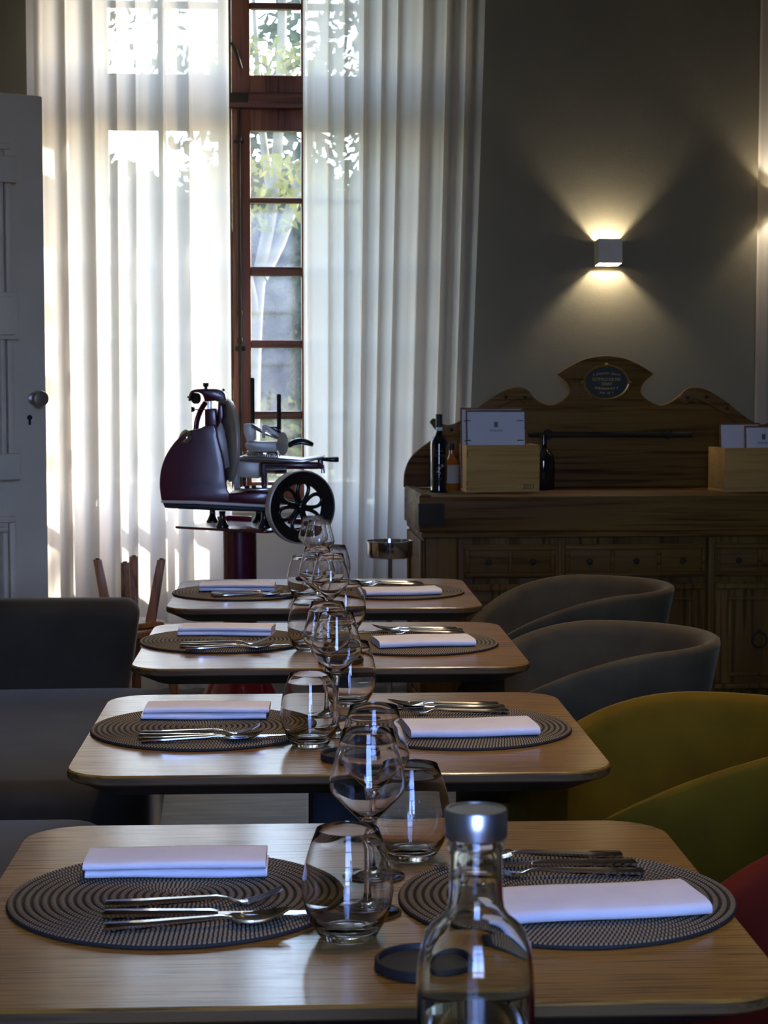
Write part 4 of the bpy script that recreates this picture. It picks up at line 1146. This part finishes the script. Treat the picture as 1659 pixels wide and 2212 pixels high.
ep = MB().lathe([(0, -.003), (.040, -.003), (.042, 0), (.040, .003), (0, .003)], 40).build('end_plate', 'satin', sl, smooth=40); disc_local(ep, 613, 957, -.06, R(-58)); ep.scale = (.95, 1.08, 1)
MB().tube(smooth_poly([(X_(624), -.05, Z_(962)), (X_(636), -.05, Z_(955)), (X_(652), -.05, Z_(952)), (X_(668), -.05, Z_(956)), (X_(678), -.05, Z_(960))], 4), [.006 + .0085 * math.sin(math.pi * min(1, .12 + q / 16 * .86)) ** .7 for q in range(17)], 14, flat=.62).build('pusher_handle', 'blackmetal', sl, smooth=60)
MB().cyl((X_(697), .02, Z_(1022)), (X_(697), .02, Z_(1004)), .008, .005, n=12).build('oiler', 'chrome', sl)
# flywheel
def wheel_place(o): o.location = (X_(653), -.17, Z_(1088)); o.rotation_euler = (R(90), 0, R(29))
RW = .139
rim = MB().lathe([(RW * .63, -.003), (RW * .63, .005), (RW * .84, .012), (RW * .955, .017), (RW * .955, -.014), (RW * .84, -.008), (RW * .63, -.003)], 72).build('flywheel', 'blackmetal', sl, smooth=40); wheel_place(rim)
MB().lathe([(RW * .9552, -.018), (RW * .99, -.016), (RW, -.004), (RW, .010), (RW * .99, .018), (RW * .9552, .020), (RW * .9552, -.018)], 72).build('wheel_tyre', 'satin', rim, smooth=40)
MB().lathe([(0, -.020), (.016, -.020), (.018, -.012), (.018, .016), (.012, .022), (0, .024)], 28).build('wheel_hub', 'blackmetal', rim, smooth=40)
for q in range(6):
    a = R(60 * q + 20); c, s = math.cos(a), math.sin(a)
    pts = []
    for t in range(28):
        b = 2 * math.pi * t / 28
        rr = .056 + .038 * math.cos(b); w = .0215 * math.sin(b) * (1.0 + .35 * math.cos(b))
        pts.append((rr * c - w * s, rr * s + w * c, 0.0))
    MB().tube(pts, .0075, 8, closed=True).build('petal_spoke', 'blackmetal', rim, smooth=60)
MB().cyl((X_(653) + .01, -.16, Z_(1088)), (X_(600), -.04, Z_(1075)), .012, n=16).build('wheel_axle', 'iron', sl)
lettering('Berkel', .034, 'black', sl, (X_(438), -.1062, Z_(1038)), shear=.3, sx=.9)

# ================================================================== outside
gr = MB().box(-60, 60, WV + .34, 120, -.5, -.35).build('ground', 'lawn'); gr.rotation_euler = (0, 0, RM); gr['kind'] = 'structure'
def leaves(n, centre, rad, size, seedv):
    rnd = random.Random(seedv); mb = MB()
    vs_, fs_ = [], []
    for q in range(n):
        while True:
            p = Vector((rnd.uniform(-1, 1), rnd.uniform(-1, 1), rnd.uniform(-1, 1)))
            if p.length < 1 and p.length > rnd.random() * .8: break
        p = Vector((p.x * rad[0], p.y * rad[1], p.z * rad[2])) + Vector(centre)
        a = Vector((rnd.uniform(-1, 1), rnd.uniform(-1, 1), rnd.uniform(-1, 1))).normalized(); b = a.orthogonal().normalized()
        s = size * rnd.uniform(.6, 1.3)
        o = len(vs_)
        vs_ += [p - a * s, p + b * s * .55, p + a * s, p - b * s * .55]
        fs_.append((o, o + 1, o + 2, o + 3))
    mb.add(vs_, fs_)
    return mb
def tree(name, label, u, v, branches, clumps, lm, n, size, seedv):
    e = empty(name, room(u, v, -.36), RM, label, 'tree', 'trees outside the window')
    tb = MB()
    for pts, rad in branches: tb.tube(smooth_poly(pts, 4), [rad[0] + (rad[1] - rad[0]) * q / (4 * (len(pts) - 1)) for q in range(4 * (len(pts) - 1) + 1)], 12)
    tb.build('trunk', 'bark', e, smooth=60)
    cr = MB()
    for q, (c, r_) in enumerate(clumps):
        l = leaves(n, c, r_, size, seedv + q); cr.add(l.v, l.f)
    o = cr.build('crown', lm, e, smooth=None, fixn=False)
    return e
tree('plane_tree', 'leaning pale-barked plane tree with yellow-green leaves outside the window', .12, 18,
     [([(0, 0, 0), (.02, 0, 1.5), (.08, 0, 2.6), (.22, 0, 3.4), (.30, .1, 4.4), (.34, .2, 6.0)], (.085, .04)),
      ([(.10, 0, 2.7), (.35, .1, 3.2), (.62, .2, 4.2), (.8, .3, 5.6)], (.08, .03)),
      ([(.05, 0, 2.3), (-.12, -.2, 3.2), (-.2, -.3, 4.4), (-.1, -.3, 5.8)], (.07, .03)),
      ([(.22, 0, 3.4), (.12, .2, 4.2), (.05, .3, 5.4)], (.05, .02))],
     [((0, 0, 8.4), (2.6, 2.2, 1.5)), ((-1.6, .5, 5.6), (1.2, 1.2, .9)), ((1.9, .2, 5.6), (1.2, 1.2, .9)), ((.2, -.9, 3.4), (1.0, .4, .35)), ((.1, -.8, 4.5), (1.2, .5, .3))], 'leafyellow', 420, .06, 10)
tree('oak_tree', 'dark blue-green tree standing behind the plane tree in the garden', 2.0, 27,
     [([(0, 0, 0), (.1, 0, 2), (0, .1, 4.5)], (.3, .15))],
     [((0, 0, 5.2), (3.0, 2.2, 2.2)), ((-1.8, -.6, 3.2), (1.8, 1.4, 1.6)), ((1.6, -.6, 3.0), (1.9, 1.4, 1.6)), ((.0, -1.2, 2.3), (2.2, 1.0, 1.2))], 'leafdark', 2600, .13, 40)
tree('oak_tree', 'dark blue-green tree glimpsed through the curtain panel by the door', -6.5, 25,
     [([(0, 0, 0), (-.1, 0, 2), (0, .1, 4.5)], (.3, .15))],
     [((0, 0, 5.0), (2.6, 2.0, 2.2)), ((-1.0, -.6, 2.8), (1.6, 1.2, 1.4)), ((1.2, -.6, 2.7), (1.6, 1.2, 1.4))], 'leafdark', 2200, .13, 60)
tree('shade_tree', 'tall leafy tree standing to the sunny side of the house', 9.6, 14.6,
     [([(0, 0, 0), (.1, 0, 4), (0, .1, 9.5)], (.3, .12))],
     [((0, 0, 10.6), (2.4, 2.4, 2.6))], 'leafyellow', 330, .34, 70)
for q, (uu, vv, hh) in enumerate(((-3.2, 41, 6.4), (1.0, 39, 6.0), (4.6, 42, 7.0))):
    tree('park_tree', ('dense park tree far across the lawn behind the panel by the door', 'dense park tree far across the lawn in the window gap', 'dense park tree far across the lawn behind the cream panel')[q], uu, vv, [([(0, 0, 0), (.1, 0, 2), (0, .1, 4.0)], (.3, .15))],
         [((0, 0, hh - 2.2), (2.6, 1.6, 2.4)), ((0, -.2, 1.6), (2.6, 1.4, 1.7))], 'leafdark', 3200, .26, 200 + 7 * q)
hd = empty('garden_hedge', room(0.5, 33, -.36), RM, 'tall sunlit garden hedge closing the view beyond the trees', 'hedge')
hl = MB()
for q in range(9):
    l = leaves(1500, (-10 + 2.5 * q, 0, 1.3), (2.0, .9, 1.7), .15, 80 + q); hl.add(l.v, l.f)
hl.build('hedge_leaves', 'leafyellow', hd, smooth=None, fixn=False)

# ---- print and lettering as plain meshes
dg = bpy.context.evaluated_depsgraph_get()
for o in [o for o in sc.objects if o.type == 'FONT']:
    me = bpy.data.meshes.new_from_object(o.evaluated_get(dg))
    n = bpy.data.objects.new('lettering', me); sc.collection.objects.link(n)
    n.parent = o.parent; n.location = o.location; n.rotation_euler = o.rotation_euler; n.scale = o.scale
    bpy.data.objects.remove(o)
